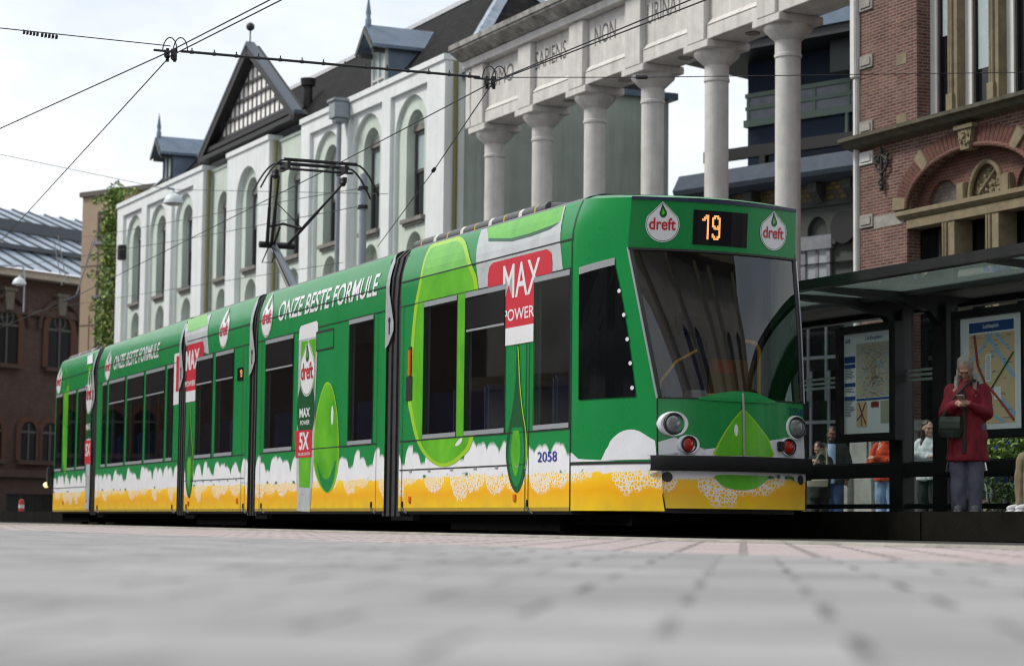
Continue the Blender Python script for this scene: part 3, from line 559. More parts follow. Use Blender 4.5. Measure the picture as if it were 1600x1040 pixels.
b = MB(); b.grid(lambda a, i: (a, rz[i][0], rz[i][1]), [-75, 14], range(6)); m_rz = mat('blue_zinc_roof', (.36, .43, .52), .45, .1, var=.25, vs=1.4); rf = b.build('roof', m_rz, ch)
m_seam = mat('roof_seam_dark', (.06, .07, .085), .5)
b = MB()
for i in range(78):
    x_ = -74.5+i*1.15
    for j in (0, 2, 4):
        (ya, za), (yb, zb) = rz[j], rz[j+1]; b.add([(x_-.06, ya, za), (x_+.06, ya, za), (x_+.06, yb, zb), (x_-.06, yb, zb), (x_-.06, ya, za+.09), (x_+.06, ya, za+.09), (x_+.06, yb, zb+.09), (x_-.06, yb, zb+.09)], [(4, 5, 6, 7), (0, 4, 7, 3), (1, 2, 6, 5), (0, 1, 5, 4)])
for j in (2, 4): b.box(-75, 14, rz[j][0]-.25, rz[j][0]+.05, rz[j][1]-.35*(j == 4)-.12, rz[j][1]+.1)
b.build('roof_seam', m_seam, rf)
m_chg = mat('leaded_dark_glass', (.008, .009, .011), .3, spec=.12)
def church_win(cx, w_, z0, zt_, trim, par):
    r = w_/2; zs = zt_-r
    b = MB(); b.prism([(cx-r, z0), (cx+r, z0)]+[(cx+r*cos(pi*i/14), zs+r*sin(pi*i/14)) for i in range(15)], -.04, -.01); wn = b.build('window', m_chg, ch)
    b = MB(); P1 = arch(cx, w_+2*trim, z0, zs, zt_+trim); P2 = arch(cx, w_, z0-.02, zs, zt_); b.holes(P1, [arch(cx, w_, z0+.01, zs, zt_)], -.10, -.002); b.build('brick_surround', m_arb, wn)
    b = MB(); b.box(cx-.05, cx+.05, -.08, -.041, z0, zt_-.1); b.box(cx-r, cx+r, -.078, -.042, zs-.05, zs+.05)
    if par: b.tube([(cx+.36*cos(a*pi/8), -.06, zs+r*.5+.36*sin(a*pi/8)) for a in range(17)], .05, 5)
    b.build('tracery', m_dkfr, wn)
    b = MB(); b.box(cx-r-.2, cx+r+.2, -.25, -.001, z0-.2, z0); b.build('sill', m_chb, wn)
    if par:
        b = MB(); R_ = r+trim+.3; b.tube([(cx+R_*cos(pi*i/14), -.12, zs+R_*sin(pi*i/14)) for i in range(15)], .1, 6); b.build('hood_mould', m_chb, wn)
        b = MB(); b.prism([(cx-.22, zt_-.05), (cx+.22, zt_-.05), (cx+.3, zt_+.85), (cx-.3, zt_+.85)], -.25, -.0015); b.box(cx-.42, cx+.42, -.3, -.0012, zt_+.85, zt_+1.0); b.build('keystone', mat('dull_keystone', (.16, .145, .12), .85, var=.3, vs=6), wn)
dxw = h(92, 500)[0]-h(10, 480)[0]
for i in range(7):
    cx = h(92, 500)[0]-dxw*i; za = h(92, 575)[1] if i == 0 else za; zb = h(92, 492)[1] if i == 0 else zb
    church_win(cx, 1.5, za, zb, .34, True)
zc_, zd_ = h(76, 720)[1], h(76, 660)[1]
for i in range(16):
    cx = h(76, 690)[0]-dxw*.5*i*1.05+ (0.4 if i % 2 else 0); church_win(cx, 1.0, zc_, zd_, .28, False)
FE = Fr(onray(55, 800, 96), 140)
b = MB(); xa, xb = FE.hit(30, 790)[0], FE.hit(82, 790)[0]; zt = FE.hit(55, 771)[1]
b.box(xa, xb, 0, .9, .05, zt-.06); b.box(xa-.05, xb+.05, -.05, .95, zt-.06, zt)
for q in range(5): x_ = xa+(xb-xa)*q/4; b.box(x_-.04, x_+.04, -.045, -.003, 0, zt-.06)
tag(b.build('low_enclosure', mat('dark_grey_metal', (.03, .032, .035), .5, var=.2), root=FE), 'low dark grey metal enclosure standing against the brick hall', 'enclosure')
BO = Fr(onray(33, 805, 62), 90); zt = BO.hit(33, 779)[1]
bo = thing('bollard', BO, 'short red and white striped bollard at the far left', 'bollard')
b = MB(); b.lathe([(.08, 0), (.08, zt-.1), (.06, zt-.02), (.0, zt)], (0, 0), 14); b.build('post', mat('red_paint', (.42, .04, .03), .5), bo, smooth=True)
for q in (.3, .6): b = MB(); b.lathe([(.083, zt*q), (.083, zt*(q+.15))], (0, 0), 14); b.build('white_band', m_wpaint, bo)
# the theatre across the square, behind the photographer: it stands in the windscreen's reflection
TH = Fr((24, -12, 0), 310)
th = thing('theatre_building', TH, 'tall brick and stone theatre across the square, mirrored in the windscreen', 'building')
b = MB(); b.holes(rect(-26, 16, 0, 34), [arch(-22+5.2*i, 2.4, 1, 6, 7.2) for i in range(7)]+[arch(-22+5.2*i, 2.2, 9, 15, 16) for i in range(7)]+[arch(-22+5.2*i, 2.4, 19, 27, 28.2) for i in (0, 1, 4, 5)], -.5, 0); b.build('wall', mat('theatre_brick', (.42, .38, .32), .85, var=.35, vs=.6), th)
b = MB(); b.box(-26, 16, .25, 10, 0, 33.8); b.build('windows', m_voids, th)
b = MB(); b.box(-26.5, 16.5, -1.4, 0, 33.2, 34.6); b.box(-26.2, 16.2, -.8, -.51, 8, 8.5); b.box(-26.2, 16.2, -1., -.51, 17, 17.8)
for i in (0, 2, 3, 5, 7): b.box(-25.2+5.2*i, -23.8+5.2*i, -1.2, -.505, 0, 33)
b.build('stone_trim', m_stone, th)
# ------------------------------------------------------------------ tram shelter
SH = Fr(LS(15, 0, 25.3), 25.3).at(-21.2, 0, .286)
m_shel = mat('shelter_black_steel', (.016, .0165, .018), .42, var=.2, vs=6)
m_cgl = glass('shelter_glass', (.86, .90, .89), 1.)
m_rgl = glass('roof_glass', (.62, .68, .66), 1., milky=(.36, .42, .39))
sh = thing('tram_shelter', SH, 'long black steel tram shelter with glass roof and two lit map cases', 'shelter')
posts = [-6.05, -3.0, .02, .86, 3.9, 4.75]
for x_ in posts:
    b = MB(); b.box(x_-.13, x_+.13, -.09, .09, 0, 2.34); b.build('post', m_shel, sh, bevel=.01)
    b = MB(); b.prismx([(.45, 2.44), (.09, 2.34), (.09, 2.1), (-.09, 2.1), (-.25, 2.26), (-.7, 2.36), (-1.85, 2.42), (-1.85, 2.48), (.45, 2.50)], x_-.06, x_+.06); b.build('roof_bracket', m_shel, sh)
b = MB(); b.prismx([(-1.93, 2.40), (-1.93, 2.505), (-1.80, 2.515), (-1.80, 2.40)], -7.2, 9); b.prismx([(.4, 2.36), (.4, 2.5), (.52, 2.5), (.52, 2.36)], -7.2, 9); b.box(-7.2, 9, -.62, -.5, 2.40, 2.5); b.box(-7.2, -7.1, -1.79, .39, 2.40, 2.5); b.build('roof_frame', m_shel, sh)
b = MB(); b.box(-7.09, 9, -1.79, -.63, 2.455, 2.465); b.build('roof_glass', m_rgl, sh)
b = MB(); b.box(-7.09, 9, -.49, .39, 2.43, 2.49); b.build('roof_panel', mat('grey_roof_panel', (.10, .105, .105), .6), sh)
b = MB(); b.box(-7.2, 9, -.05, .05, .42, .58); b.box(-7.2, 9, -.04, .04, .06, .115); b.box(-7.2, 9, .03, .06, .581, .60); b.build('rail', m_shel, sh)
b = MB(); b.box(-6., -.15, .0, .012, .6, 2.3); b.box(.2, .7, .0, .012, .6, 2.3); b.box(1.0, 3.7, .0, .012, .6, 2.3); b.box(-6., 3.7, .0, .01, .116, .41); b.build('glass_panel', m_cgl, sh)
b = MB()
for xa, xb in ((-4.9, -1.35), (.17, .72)):
    for k in range(3): z_ = 1.515+.055*k; b.box(xa, xb, -.012, -.002, z_, z_+.028)
b.build('glass_stripes', mat('frosted_stripe', (.42, .46, .46), .6), sh)
b = MB(); b.box(-7.2, 9, -.035, .055, .581, .584); b.build('rail_cap', mat('rail_cap_metal', (.35, .36, .36), .4, .5), sh)
m_silv = mat('bench_chrome', (.55, .55, .52), .25, .9)
bh_ = Fr(SH.w((0, 0, 0)), SH.yaw)
for nm, xs_, lab in (('bench', (-4.1, -1.7), 'left bench of the shelter, pale curved armrest showing beside the tram'), ('bench', (1.25, 3.6), 'right bench of the shelter, dark seat behind the woman in red')):
    bt = thing('bench', SH.at((xs_[0]+xs_[1])/2, -.25, 0), lab, 'bench'); w_ = (xs_[1]-xs_[0])/2
    b = MB(); b.box(-w_, w_, -.22, .15, .40, .45); b.box(-w_, w_, .1, .15, .45, .52); b.build('seat', m_shel, bt, bevel=.01)
    for sg in (-1, 1): b = MB(); b.box(sg*(w_-.25)-.03, sg*(w_-.25)+.03, -.1, .1, 0, .4); b.build('leg', m_shel, bt)
    for sg in (-1, 1): b = MB(); b.tube([(sg*w_*.55-.35, -.15, .45), (sg*w_*.55-.3, -.15, .60), (sg*w_*.55-.2, -.15, .66), (sg*w_*.55+.15, -.15, .62), (sg*w_*.55+.3, -.15, .53), (sg*w_*.55+.32, -.15, .45)], .022); b.build('armrest', m_silv, bt, smooth=True)
# map cases
def mcol(n, c, e=.0): return mat(n, c, .5, emit=c if e else None, es=e)
m_paper = mcol('map_paper', (.56, .62, .64), .06); m_hdr = mcol('map_blue', (.03, .09, .32)); m_land = mcol('map_land', (.50, .40, .24), .05); m_water = mcol('map_water', (.22, .40, .56), .05)
m_red = mcol('map_red', (.30, .03, .03)); m_grn = mcol('map_green', (.02, .16, .04)); m_ink = mcol('map_ink', (.10, .12, .16)); m_pred = mcol('map_bright_red', (.45, .03, .05))
def case(nm, fr, w_, z0, z1, label):
    t = MB(); t.holes(rect(-w_/2-.09, w_/2+.09, z0-.09, z1+.09), [rect(-w_/2, w_/2, z0, z1)], -.09, .02); t.box(-w_/2-.08, w_/2+.08, .021, .06, z0-.08, z1+.08)
    o = t.build('map_case', m_shel, sh, fr, SH, bevel=.008); o['label'] = label
    t = MB(); t.box(-w_/2, w_/2, -.02, .02, z0, z1); s_ = t.build('map_sheet', m_paper, o, fr, SH); return o, s_
def put(fr, par, name, m, fn_):
    b = MB(); fn_(b); return b.build(name, m, par, fr, SH)
P1 = SH.at(-.43, -.12, 0); w_ = 1.03; z0, z1 = .93, 2.12
c1, s1 = case('map_case', P1, w_, z0, z1, 'map case with white margins and a small city map')
F_ = lambda a, z: (a, -.026, z)
put(P1, c1, 'lettering', m_hdr, lambda b: (text(b, 'Leidseplein', F_, -.06, .28, z1-.10, z1-.035, bold=.01), text(b, 'GVB', F_, -.49, -.38, z1-.10, z1-.055, shear=.2, bold=.03)))
def city(b):
    for _ in range(420):
        x_, z_ = RND.gauss(.11, .13), RND.gauss(1.62, .19)
        if -.24 < x_ < .47 and 1.25 < z_ < 1.98: a = RND.random()*pi; l_ = RND.uniform(.01, .05); b.add([(x_-l_*cos(a), -.0225, z_-l_*sin(a)-.002), (x_+l_*cos(a), -.0225, z_+l_*sin(a)-.002), (x_+l_*cos(a), -.0225, z_+l_*sin(a)+.003), (x_-l_*cos(a), -.0225, z_-l_*sin(a)+.003)], [(0, 1, 2, 3)])
put(P1, c1, 'map_land', mcol('map_land_pale', (.46, .44, .36), .04), lambda b: b.box(-.26, .49, -.0215, -.0205, 1.36, 2.0))
put(P1, c1, 'street_lines', mcol('map_brown', (.26, .16, .12)), city)
put(P1, c1, 'canal_lines', m_water, lambda b: [b.box(x_, x_+RND.uniform(.02, .1), -.0238, -.0232, z_, z_+.008) for x_, z_ in [(RND.uniform(-.25, .4), RND.uniform(1.38, 1.95)) for _ in range(60)]])
put(P1, c1, 'column_headers', m_hdr, lambda b: ([b.box(-.50, -.28, -.026, -.021, z_, z_+.045) for z_ in (1.34, 1.5, 1.72)], [b.box(x_, x_+.24, -.026, -.021, 1.325, 1.35) for x_ in (-.25, .0, .25)], b.box(-.5, -.28, -.026, -.021, 1.78, 1.86)))
put(P1, c1, 'text_lines', m_ink, lambda b: [b.box(-.49, -.49+RND.uniform(.1, .2), -.0255, -.021, z_, z_+.006) for z_ in [1.15+.018*i for i in range(36)] if not any(q-.01 < z_ < q+.09 for q in (1.34, 1.5, 1.72, 1.78))])
put(P1, c1, 'inset_map', m_land, lambda b: b.box(-.25, -.04, -.026, -.021, 1.02, 1.31)); put(P1, c1, 'inset_map', mcol('map_land_light', (.44, .43, .37)), lambda b: b.box(.24, .48, -.026, -.021, 1.05, 1.31))
put(P1, c1, 'inset_line', m_red, lambda b: (b.tube([(-.2, -.03, 1.3), (-.13, -.03, 1.17), (-.05, -.03, 1.05)], .008, 4), b.box(.05, .2, -.028, -.024, 1.24, 1.30)))
put(P1, c1, 'inset_road', m_ink, lambda b: (b.tube([(-.06, -.029, 1.3), (-.15, -.029, 1.16), (-.24, -.029, 1.1)], .006, 4), b.tube([(-.14, -.029, 1.03), (-.15, -.029, 1.16)], .006, 4)))
P2 = SH.at(1.90, -.12, 0); w_ = 1.14
c2, s2 = case('map_case', P2, w_, .90, 2.13, 'map case with blue title bar and a beige street map')
put(P2, c2, 'title_bar', m_hdr, lambda b: b.box(-.41, .36, -.025, -.021, 1.965, 2.075))
put(P2, c2, 'lettering', m_paper, lambda b: text(b, 'Leidseplein', lambda a, z: (a, -.028, z), -.16, .11, 1.99, 2.05, bold=.01))
put(P2, c2, 'street_map', m_land, lambda b: b.box(-.41, .37, -.0235, -.021, .97, 1.945))
def canals(b):
    for (xa, za, xb, zb, r) in ((-.1, 1.94, .37, 1.45, .028), (-.4, 1.62, .0, 1.94, .018), (-.38, 1.4, .05, 1.75, .014), (.05, 1.94, .3, 1.75, .02), (.0, 1.35, .37, 1.05, .03), (-.1, 1.1, .2, .98, .016), (-.41, 1.25, -.15, 1.5, .016)):
        d = Vector((xb-xa, 0, zb-za)).normalized(); n_ = Vector((-d.z, 0, d.x))*r; b.add([Vector((xa, -.0255, za))-n_, Vector((xb, -.0255, zb))-n_, Vector((xb, -.0255, zb))+n_, Vector((xa, -.0255, za))+n_], [(0, 1, 2, 3)])
put(P2, c2, 'canals', m_water, canals)
put(P2, c2, 'tram_line', m_red, lambda b: b.tube([(-.31, -.027, 1.94), (-.25, -.027, 1.6), (-.12, -.027, 1.4), (.05, -.027, 1.28), (.2, -.027, 1.15), (.36, -.027, 1.0)], .016, 6))
put(P2, c2, 'route_line', m_grn, lambda b: b.tube([(-.05, -.029, 1.32), (.36, -.029, 1.72)], .009, 6))
put(P2, c2, 'street_names', m_ink, lambda b: [b.box(x_, x_+RND.uniform(.03, .09), -.0262, -.0258, z_, z_+.006) for x_, z_ in [(RND.uniform(-.4, .28), RND.uniform(1.0, 1.92)) for _ in range(60)]])
put(P2, c2, 'legend', m_paper, lambda b: (b.box(-.12, -.02, -.031, -.0265, 1.42, 1.72), b.box(.03, .15, -.031, -.0265, 1.22, 1.36)))
put(P2, c2, 'legend_text', m_ink, lambda b: [b.box(-.10, -.035, -.0325, -.0312, 1.45+.022*i, 1.457+.022*i) for i in range(12)])
# stone pier, planting behind the shelter
PR = Fr(LS(22.6, 25.6, 25.4), 25.4); h = PR.hit
xa, xb = h(1327, 740)[0], h(1362, 740)[0]; zt = h(1345, 672)[1]
b = MB(); b.box(xa, xb, 0, 1., 0, zt); b.box(xa-.35, xa+.1, -.1, 1.1, 0, 1.1); b.box(xa-.1, xb+.1, -.1, 1.1, zt, zt+.2); b.box(xa+.12, xb-.1, -.03, -.002, 1.2, 2.1)
pr = b.build('gate_pier', mat('grey_stone_pier', (.30, .30, .28), .85, var=.35, vs=3.), root=PR, bevel=.02); tag(pr, 'pale grey stone gate pier with pasted notices, behind the shelter', 'pier')
b = MB()
for q in range(3): b.box(xa+.35+.0*q, xb-.2, -.012, -.0025, 2.15+.45*q, 2.5+.45*q)
b.build('notice', mat('notice_paper', (.48, .48, .46), .8, var=.5, vs=12, c2=(.12, .12, .12)), pr)
for (u, v, rx, rz_, lab) in ((1560, 770, 1.0, .55, 'low dark green bush behind the shelter bench'), (1575, 700, .7, .3, 'tall light green shrub behind the right map case')):
    SB = Fr(LS(20.5, 0, 25.4), 25.4); x_, z_ = SB.hit(u, v); SB = SB.at(x_); t = thing('bush', SB, lab, 'bush')
    b = MB()
    for _ in range(14): leaves(b, (RND.uniform(-rx, rx), RND.uniform(-.3, .3), z_+RND.uniform(-rz_, rz_)), 70, (.3, .3, .22), .05, None if v < 750 else 0)
    b.build('foliage', m_leaf, t)
    b = MB()
    for k in range(5): b.tube([(.1*k-.2, 0, 0), (.25*k-.5, 0, z_)], .015, 5)
    b.build('stem', m_black, t)

# added pale building, out of frame: put there to reflect in the tram windows
HO = Fr((-23.5, 26, 0), 186)
ho = thing('reflection_building', HO, 'unseen pale building with rows of windows, added left of the square for reflections in the tram windows', 'building')
b = MB(); b.holes(rect(-58, 22, 0, 15), [rect(-56+3.3*i, -54.3+3.3*i, z, z+2.3) for i in range(23) for z in (1.0, 4.6, 8.2, 11.6)], -.3, 0); b.build('wall', mat('pale_reflection_stone', (.46, .43, .37), .85, var=.25, vs=.8), ho)
b = MB(); b.box(-58, 22, .2, 8, 0, 14.9); b.build('windows', m_voids, ho)
b = MB(); b.box(-58, 22, -.9, -.301, 3.6, 3.95); b.box(-58, 22, -.9, 0, 15, 15.4); b.build('cornices', m_stone, ho)
for i in range(8):
    x_ = -52+9*i; b = MB(); b.prismx([(-2.2, 2.6), (-.302, 3.5), (-.302, 3.3), (-2.2, 2.4)], x_-2.5, x_+2.5); b.build('awning', mat('cream_awning', (.62, .60, .55), .9), ho)
# ------------------------------------------------------------------ tram
TR = Fr(LS(10, 20.73, 24.194), 24.194)        # x 0 at the seam behind the cab, near side at y 0
tram = thing('tram', TR, 'long green five-section tram with soap advertising and route 19 display', 'tram')
def paint(n, c, var=.06, rough=.28): return mat(n, c, rough, var=var, vs=1.6, coat=.12, spec=.32, bump=.05, bs=1.3, bd=0)
m_green = paint('tram_green', (.008, .235, .056)); m_lime = mat('lime_vinyl', (.16, .55, .02), .3, var=.5, vs=1.6, coat=.2, c2=(.055, .34, .012)); m_lime2 = paint('pale_lime_vinyl', (.34, .60, .03)); m_dgreen = paint('dark_green_vinyl', (.012, .09, .03))
m_foam = mat('white_foam_vinyl', (.74, .76, .80), .4, var=.10, vs=3.5); m_yel = mat('yellow_vinyl', (.86, .50, .018), .35, var=.22, vs=1.1, coat=.1, c2=(.74, .33, .012))
m_vwhite = paint('white_vinyl', (.76, .77, .80)); m_vred = paint('red_vinyl', (.58, .035, .055)); m_vgrey = paint('silver_vinyl', (.50, .53, .55), .25); m_tblue = mat('number_blue', (.01, .03, .30), .4)
m_tred = mat('letter_red', (.50, .012, .03), .35); m_seamb = mat('panel_gap', (.010, .012, .011), .6); m_frame = mat('window_silver', (.42, .45, .48), .35, .4)
m_tglass = mat('tram_side_glass', (.006, .007, .009), .035, spec=.6); m_cglass = mat('cab_side_glass', (.005, .006, .007), .05, spec=.12); m_tglass2 = mat('tinted_vent_glass', (.012, .013, .015), .12, spec=.3)
m_roofgrey = mat('roof_grey', (.16, .165, .17), .8, var=.2)
m_rub = mat('black_rubber', (.012, .012, .012), .55); m_bump = mat('bumper_black', (.009, .009, .010), .6, spec=.25); m_under = mat('underframe_black', (.004, .004, .004), .95, spec=.02)
m_plate = mat('silver_fairing', (.46, .48, .51), .4, .3, var=.1); m_amber = mat('amber_lens', (.72, .17, .01), .25, coat=.5); m_bell = mat('bellows_grey', (.03, .03, .032), .7, var=.3, vs=9)
m_roofb = mat('roof_rail_grey', (.085, .088, .095), .5, var=.2); m_tape = mat('white_tape', (.6, .6, .56), .7); m_ytape = mat('yellow_mark', (.5, .32, .03), .7)
def livery(name, zfoam=.665):                             # printed foam over golden liquid: one vinyl with its own pattern
    m = mat(name, (1, 1, 1), .36, coat=.06, spec=.25); t = m.node_tree; nn = t.nodes.new; l = t.links.new; bs = t.nodes['Principled BSDF']
    tc = nn('ShaderNodeTexCoord'); sx = nn('ShaderNodeSeparateXYZ'); l(tc.outputs['Object'], sx.inputs[0])
    def M(op, a, c=None, clamp=False):
        n = nn('ShaderNodeMath'); n.operation = op; n.use_clamp = clamp
        for i, q in enumerate((a, c)):
            if q is None: continue
            if isinstance(q, (int, float)): n.inputs[i].default_value = q
            else: l(q, n.inputs[i])
        return n.outputs[0]
    X, Y, Z = sx.outputs; U = M('ADD', X, M('MULTIPLY', Y, .9))
    def vor(sc_, off):
        v = nn('ShaderNodeTexVoronoi'); v.voronoi_dimensions = '1D'; v.inputs['Scale'].default_value = sc_; l(M('ADD', U, off), v.inputs['W']); q = nn('ShaderNodeSeparateColor'); l(v.outputs['Color'], q.inputs[0]); return v.outputs['Distance'], q.outputs[0]
    def noi(sc_, det=5): n = nn('ShaderNodeTexNoise'); n.inputs['Scale'].default_value = sc_; n.inputs['Detail'].default_value = det; l(tc.outputs['Object'], n.inputs[0]); return M('SUBTRACT', n.outputs[0], .5)
    def step(v, c, w_): return M('ADD', M('DIVIDE', M('SUBTRACT', v, c), 2*w_), .5, True)
    d1, r1 = vor(2.7, 0.); d2, r2 = vor(7.5, 3.); lob = M('SUBTRACT', 1., M('POWER', M('MULTIPLY', d1, 1.7, True), 3.)); lob2 = M('SQRT', M('MAXIMUM', M('SUBTRACT', 1., M('POWER', M('MULTIPLY', d2, 1.8), 2.)), 0.))
    nf, nl, nt_ = noi(11., 6), noi(2.2, 3), noi(5.5, 6)
    zt = M('ADD', .83, M('ADD', M('MULTIPLY', lob, M('ADD', .11, M('MULTIPLY', r1, .12))), M('ADD', M('MULTIPLY', lob2, .015), M('MULTIPLY', nt_, .085))))
    top = step(Z, zt, .022)
    zl = M('ADD', zfoam, M('ADD', M('MULTIPLY', nl, .10), M('MULTIPLY', nf, .05))); wh = step(Z, zl, .012)
    d3, r3 = vor(1.7, 7.); arch_ = M('POWER', M('MULTIPLY', M('SUBTRACT', .54, d3), 2.9, True), .45); zd = M('SUBTRACT', zl, M('MULTIPLY', arch_, M('ADD', .07, M('MULTIPLY', r3, .20))))
    zone = step(Z, M('ADD', zd, M('MULTIPLY', nf, .09)), .02)
    vo = nn('ShaderNodeTexVoronoi'); vo.feature = 'DISTANCE_TO_EDGE'; vo.inputs['Scale'].default_value = 25.; vo.inputs['Randomness'].default_value = .9; l(tc.outputs['Object'], vo.inputs['Vector']); ring = M('SUBTRACT', 1., step(vo.outputs['Distance'], .125, .05))
    yr = nn('ShaderNodeValToRGB'); e = yr.color_ramp.elements; e[0].position = .30; e[0].color = (.92, .60, .012, 1); e[1].position = .72; e[1].color = (.98, .68, .03, 1); q = e.new(.47); q.color = (.88, .43, .006, 1); l(M('ADD', Z, M('MULTIPLY', nl, .12)), yr.inputs[0])
    def mixc(f, a, c):
        n = nn('ShaderNodeMix'); n.data_type = 'RGBA'; l(f, n.inputs[0])
        for i, q in ((6, a), (7, c)):
            if isinstance(q, tuple): n.inputs[i].default_value = (*q, 1)
            else: l(q, n.inputs[i])
        return n.outputs[2]
    white = mixc(M('ADD', .5, M('MULTIPLY', noi(5., 5), 1.6), True), (.72, .73, .79), (.86, .87, .89))
    c = mixc(wh, mixc(M('MULTIPLY', M('MULTIPLY', zone, ring), .92), yr.outputs[0], (.80, .80, .78)), white)
    moss = M('MULTIPLY', M('MULTIPLY', step(noi(3.1, 4), .09, .03), step(nf, -.02, .05)), M('SUBTRACT', 1., step(M('ABSOLUTE', M('SUBTRACT', Z, M('ADD', zl, .012))), .018, .008)))
    c = mixc(moss, c, (.02, .13, .03)); c = mixc(top, c, (.008, .235, .056)); grime = M('MULTIPLY', M('MULTIPLY', M('SUBTRACT', 1., step(Z, .40, .10)), M('ADD', .5, M('MULTIPLY', noi(3.4, 8), 2.), True)), .30); c = mixc(grime, c, (.16, .12, .08)); l(c, bs.inputs['Base Color']); return m
m_liv = livery('foam_livery'); m_livf = livery('foam_livery_front', .59)
ZB, ZT, ZK = .262, 3.523, 3.02
def inset(z): return 0. if z < ZK else .13*((z-ZK)/(ZT-ZK))**2
def decal(name, m, par, fr, fn, polys, o, ca=None, cz=(3.1, 3.2, 3.3, 3.4, 3.47)):
    cuts = [] if name.startswith(('window', 'vent', 'cab_', 'foam')) or ca else CUT
    bm = bmesh.new()
    for P in polys:
        vs = [bm.verts.new((a, 0, z)) for a, z in P]
        try: bm.faces.new(vs)
        except ValueError: pass
    bmesh.ops.triangulate(bm, faces=bm.faces[:], ngon_method='EAR_CLIP')
    for z in cz: bmesh.ops.bisect_plane(bm, geom=bm.verts[:]+bm.edges[:]+bm.faces[:], plane_co=(0, 0, z), plane_no=(0, 0, 1))
    for a in ca or (): bmesh.ops.bisect_plane(bm, geom=bm.verts[:]+bm.edges[:]+bm.faces[:], plane_co=(a, 0, 0), plane_no=(1, 0, 0))
    for x_0, x_1, z_0, z_1 in cuts:           # vinyl is cut away round the window openings
        for co_, no_ in (((x_0, 0, 0), (1, 0, 0)), ((x_1, 0, 0), (1, 0, 0)), ((0, 0, z_0), (0, 0, 1)), ((0, 0, z_1), (0, 0, 1))): bmesh.ops.bisect_plane(bm, geom=bm.verts[:]+bm.edges[:]+bm.faces[:], plane_co=co_, plane_no=no_)
        kill = [f for f in bm.faces if x_0 < f.calc_center_median().x < x_1 and z_0 < f.calc_center_median().z < z_1]
        if kill: bmesh.ops.delete(bm, geom=kill, context='FACES')
    b = MB(); b.add([fn(v.co.x, v.co.z, o) for v in bm.verts], [[v.index for v in f.verts] for f in (bm.verts.index_update() or bm.faces)]); bm.free()
    return b.build(name, m, par, fr, TR, smooth=False)
class Sec:
    def __init__(s, fr, y0): s.fr = fr; s.y0 = y0
    def fn(s, a, z, o): return (a, s.y0+inset(z)-o, z)
    def h(s, u, v):
        a, z = s.fr.hit(u, v, s.y0)
        for _ in range(3): a, z = s.fr.hit(u, v, s.y0+inset(z))
        return a, z
    def P(s, *pts): return [s.h(*p) for p in pts]
def smoothline(pts, n=6):                     # closed Catmull-Rom through points
    out_ = []; m = len(pts)
    for i in range(m):
        p0, p1, p2, p3 = [Vector(pts[(i+k-1) % m]) for k in range(4)]
        for j in range(n):
            t = j/n; out_.append(tuple(.5*((2*p1)+(p2-p0)*t+(2*p0-5*p1+4*p2-p3)*t*t+(3*p1-p0-3*p2+p3)*t**3)))
    return out_
def logo_poly(tx, tz, bx, bz, w_, n=16):      # drop-shaped shield: tip, bottom, width
    H = tz-bz; r = w_/2; cz = bz+r*1.02; cx = (tx+bx)/2; return [(tx, tz)]+[(cx+r*cos(a), cz+r*1.02*sin(a)) for a in [radians(28)-radians(236)*i/n for i in range(n+1)]]
def logo(par, fr, fn, t, bt, w_, o, name='brand_logo'):
    Pt = logo_poly(t[0], t[1], bt[0], bt[1], w_); H = t[1]-bt[1]; cx = (t[0]+bt[0])/2
    sc_ = lambda k, dz=0: [(cx+(a-cx)*k, bt[1]+H*.46+(z-bt[1]-H*.46)*k+dz) for a, z in Pt]
    lg = decal(name, m_vwhite, par, fr, fn, [Pt], o)
    ring = sc_(.955); inn = sc_(.925)
    decal('logo_outline', m_dgreen, lg, fr, fn, [[ring[i], ring[(i+1) % len(ring)], inn[(i+1) % len(ring)], inn[i]] for i in range(len(ring))], o+.002)
    r = w_*.11; dz = bt[1]+H*.71
    decal('logo_drop', m_dgreen, lg, fr, fn, [[(cx-r*.3, dz+r*2.6)]+[(cx+r*cos(a), dz+r*1.1*sin(a)) for a in [radians(35)-radians(250)*i/10 for i in range(11)]]], o+.003)
    decal('logo_drop_glint', m_lime, lg, fr, fn, [[(cx-r*.1, dz+r*1.2), (cx+r*.5, dz+.1*r), (cx-.2*r, dz-.5*r), (cx-.5*r, dz+.2*r)]], o+.004)
    b = MB(); text(b, 'dreft', lambda a, z: fn(a, z, o+.005), cx-w_*.40, cx+w_*.38, bt[1]+H*.30, bt[1]+H*.60, bold=.018); b.build('logo_lettering', m_tred, lg, fr, TR); return lg
m_tg = glass('tram_window_glass', (.52, .55, .57), 1., .02, 1.0); m_liner = mat('interior_grey', (.20, .205, .21), .8); m_seat = mat('seat_cloth_blue', (.03, .055, .16), .9, var=.2, vs=6); m_hand = mat('yellow_pole', (.55, .28, .015), .4)
CUT = []
